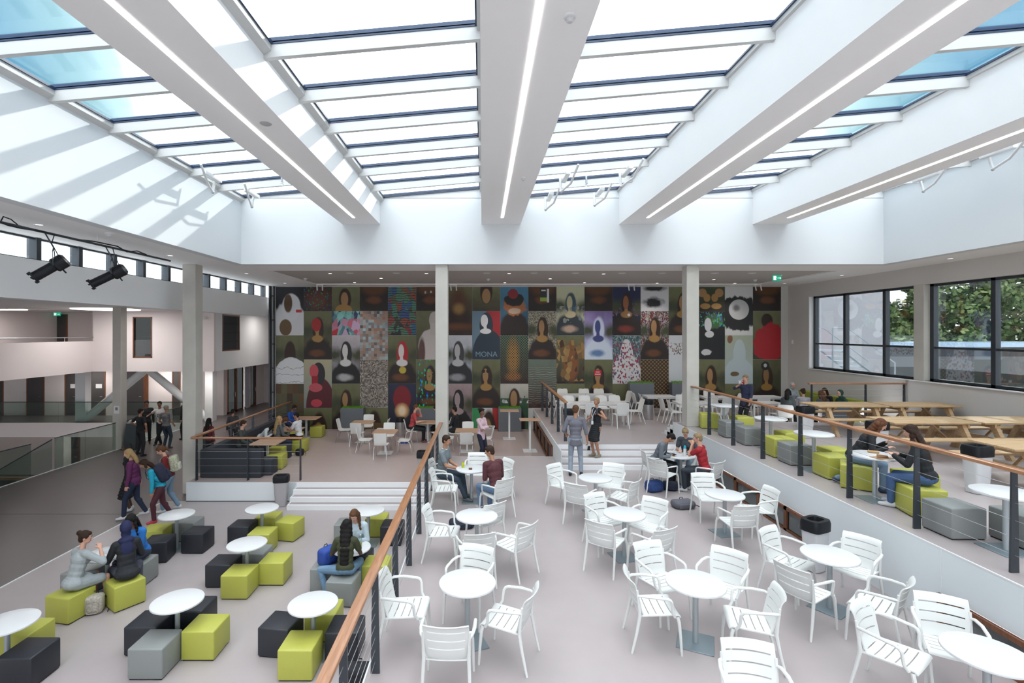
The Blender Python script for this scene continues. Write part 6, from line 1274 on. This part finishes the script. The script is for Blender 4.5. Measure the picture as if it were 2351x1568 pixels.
def spotlight(label, px, py, ex, ey, Y, yh):
    c = Vector(((px-1107)*Y/F, Y, EYE-(py-762)*Y/F)); e_ = Vector(((ex-1107)*Y/F, Y+.25, EYE-(ey-762)*Y/F)); ax = (e_-c).normalized()  # axis towards the lamp house
    t = thing('stage_spotlight', label, 'spotlight', c, 0, 'stage spotlights'); L = (e_-c).length
    m = MB(); m.tube([Vector(), ax*.03, ax*L*.62], [.095,.085,.085], 20); m.build('lens_tube', BLACKP, t)
    m = MB(); m.tube([ax*L*.60, ax*L*.64, ax*L*.94, ax*L], [.10,.125,.125,.08], 20); m.build('lamp_house', BLACKP, t)
    m = MB(); u = ax.cross(Vector((0,0,1))).normalized(); w = u.cross(ax)
    for k in range(6):
        a = 2*pi*k/6; p = (u*cos(a)+w*sin(a))*.10; m.tube([p, p-ax*.035], .018, 5)
    m.tube([Vector((0,0,0))-ax*.01, ax*.02], [.112,.112], 20); m.build('filter_holder', BLACKP, t)
    m = MB(); top = ax*L*.60+Vector((0,0,.33))
    for q in (-1, 1): m.tube([ax*L*.62+u*q*.135, ax*L*.60+u*q*.14+Vector((0,0,.24)), top], .011, 6, flat=.5)
    m.build('yoke', DARKM, t)
    MB().tube([top, Vector((-7.6,Y+.1,zr))-c], .012, 6).build('hook', DARKM, t)
    MB().tube([ax*L*.9+w*.1, ax*L*.9+w*.25+Vector((0,.0,.1)), Vector((-7.6,Y+.3,zr))-c], .008, 6).build('power_cable', BLACKP, t)
    MB().cap(ax*L*.72-w*.12, ax*L*.72-w*.18, .014).build('focus_knob', BLACKP, t)
spotlight('black stage spotlight, left of the two, aimed down left', 77, 637, 125, 590, 8.6, 0)
spotlight('black stage spotlight, right of the two, aimed down left', 210, 653, 268, 612, 10.0, 0)
# ------------------------------------------------------------------ smoke-vent arms at the skylight
def vent_arm(label, x, y, z, s=1):
    t = thing('window_actuator', label, 'window opener', (x, y, z), 0, 'white window opener arms under the skylight')
    MB().tube([(0,0,0),(0,-.10,-.34)], .028, 8).build('arm', WHITEM, t)
    MB().tube([(0,-.10,-.34),(.14*s,-.55,-.28),(.22*s,-.95,-.02)], .024, 8).build('lever', WHITEM, t)
    MB().rbox(-.05+.08*s,.05+.08*s,-.6,.05,-.10,-.02,.01,2).build('motor_box', WHITEM, t)
    MB().ell((0,-.10,-.34),(.035,.035,.035)).build('joint', STEEL, t)
    t.scale = (1.1, 1.1, 1.1)
for (x, y, bi, s, lab) in [(-6.45,12.1,0,1,'far left bay, nearer'),(-6.2,13.6,0,1,'far left bay, farther'),(1.9,12.2,2,1,'bay right of the middle beam, nearer left'),(3.35,12.2,2,1,'bay right of the middle beam, nearer right'),(1.75,13.9,2,1,'bay right of the middle beam, farther left'),(3.1,13.9,2,1,'bay right of the middle beam, farther right'),(11.0,12.6,4,-1,'far right bay, farther'),(11.0,10.9,4,-1,'far right bay, nearer')]:
    vent_arm('white jointed window opener arm under the skylight, '+lab, x, y, gz(bays[bi], x)-.18, s)
for (x, y, bi, lab) in [(-5.0,12.5,0,'left bay'),(2.6,12.5,2,'bay right of the middle beam')]:
    t = thing('vent_lock', 'small steel vent lock with springs in the skylight, '+lab, 'lock', (x, y, gz(bays[bi],x)-.1), 0)
    MB().cyl(0,0,-.18,0,.025,n=10).build('cylinder', STEEL, t)
    MB().tube([(.02*cos(a*1.2)*2, .0+.03*sin(a*1.2), -.18-.012*a) for a in range(12)], .006, 5).build('spring', STEEL, t)
# ------------------------------------------------------------------ outside, seen through the windows
struct('ground_outside', MB().box(XR+.4, 60, -20, 60, -1.2, -1.0), mat('paving_outside', (.12,.12,.11), .9))
OUTW = mat('pale_outside_render', (.42,.41,.44), .8, var=.03)
t = thing('neighbour_wing', 'pale rendered building wing outside the right window behind the steel stair', 'building')
MB().box(16.2, 19.4, 24.0, 30, -1, 11).build('wing_wall', OUTW, t)
MB().box(15.6, 16.2, 24.6, 30, -1, 11).build('timber_panel', mat('dark_red_panel', (.10,.03,.02), .6), t)
t = thing('parapet_roof', 'low flat roof with pale blue metal edge outside the right windows', 'roof')
MB().box(19.4, 60, 24.2, 34, 3.06, 3.26).build('metal_edge', mat('pale_blue_metal', (.42,.55,.72), .4), t)
MB().box(19.6, 60, 24.5, 34, -1, 3.06).build('roof_facade', mat('dark_facade', (.03,.035,.045), .4), t)
MB().box(19.6, 60, 24.44, 24.5, 1.2, 2.6).build('facade_window', DOORGL, t)
t = thing('outdoor_stair', 'galvanised steel outdoor stair seen through the leftmost right-hand window', 'stair')
GAL = mat('galvanised_steel', (.55,.60,.66), .4, metal=.6)
for k in range(7):
    z = 3.0-.2*k; x = 14.6+.26*k; MB().box(x-.16, x+.16, 20.2, 21.5, z-.03, z).build('tread', GAL, t)
for yy in (20.15, 21.55):
    MB().tube([(14.1,yy,3.95),(14.7,yy,3.95),(16.6,yy,2.55),(16.6,yy,1.3)], .025, 8).build('handrail', GAL, t)
    MB().tube([(14.5,yy,3.05),(16.5,yy,1.5)], .04, 6).build('stringer', GAL, t)
    MB().tube([(14.1,yy,3.95),(14.1,yy,-1.0)], .03, 6).build('post', GAL, t)
MB().box(13.5,14.5,20.15,21.55,3.02,3.08).build('landing', GAL, t)
LEAFS = []
for nm, c in (('leaf_dark',(.05,.09,.025)),('leaf_mid',(.11,.18,.045)),('leaf_light',(.22,.30,.10))):
    m = mat(nm, c, .5, var=.3, nscale=3); b = m.node_tree.nodes['Principled BSDF']; b.inputs['Transmission Weight'].default_value = .15; LEAFS.append(m)
BARK = mat('bark', (.06,.045,.03), .9, var=.3)
def tree(label, x, y, h, r, n, seed):
    rn = random.Random(seed); t = thing('tree', label, 'tree', (x, y, -1.0), 0, 'trees outside the right windows')
    MB().tube([(0,0,0),(.1,0,h*.3),(-.05,.1,h*.6),(0,0,h*.85)], [.28,.2,.13,.04], 8).build('trunk', BARK, t)
    cl_ = [(Vector((rn.gauss(0,r*.42), rn.gauss(0,r*.42), rn.uniform(h*.16,h*.98))), rn.uniform(.5,1.1)) for _ in range(60)]
    for li in range(3):
        m = MB(); vs = []; fs = []
        for _ in range(n//3):
            c, rr = rn.choice(cl_); d = Vector((rn.gauss(0,1), rn.gauss(0,1), rn.gauss(0,.8))).normalized()*rr*rn.uniform(.5,1); p = c+d; a = Vector((rn.gauss(0,1),rn.gauss(0,1),rn.gauss(0,1))).normalized(); q = a.cross(d).normalized()*rn.uniform(.07,.14); a2 = a.normalized()*rn.uniform(.10,.20)
            i = len(vs); vs += [p-a2, p+q, p+a2, p-q]; fs.append([i,i+1,i+2,i+3])
        m.add(vs, fs); o = m.build('foliage', LEAFS[li], t)
for i, (x, y, h, r, lab) in enumerate([(22.6,30.5,12,2.6,'leafy tree left of the window column, beyond the low roof'),(25,31,13.5,3.6,'leafy tree in the window just right of the window column'),(29.5,30,13,3.6,'leafy tree in the middle of the large right window'),(34,29,13,3.8,'pale leafy tree right of the large window mullion'),(39.5,31,14,4,'leafy tree at the far right edge of the windows'),(18,21.5+16,14,3.5,'tall tree rising behind the pale building wing')]):
    tree(lab, x, y, h, r, 21000, i+11)
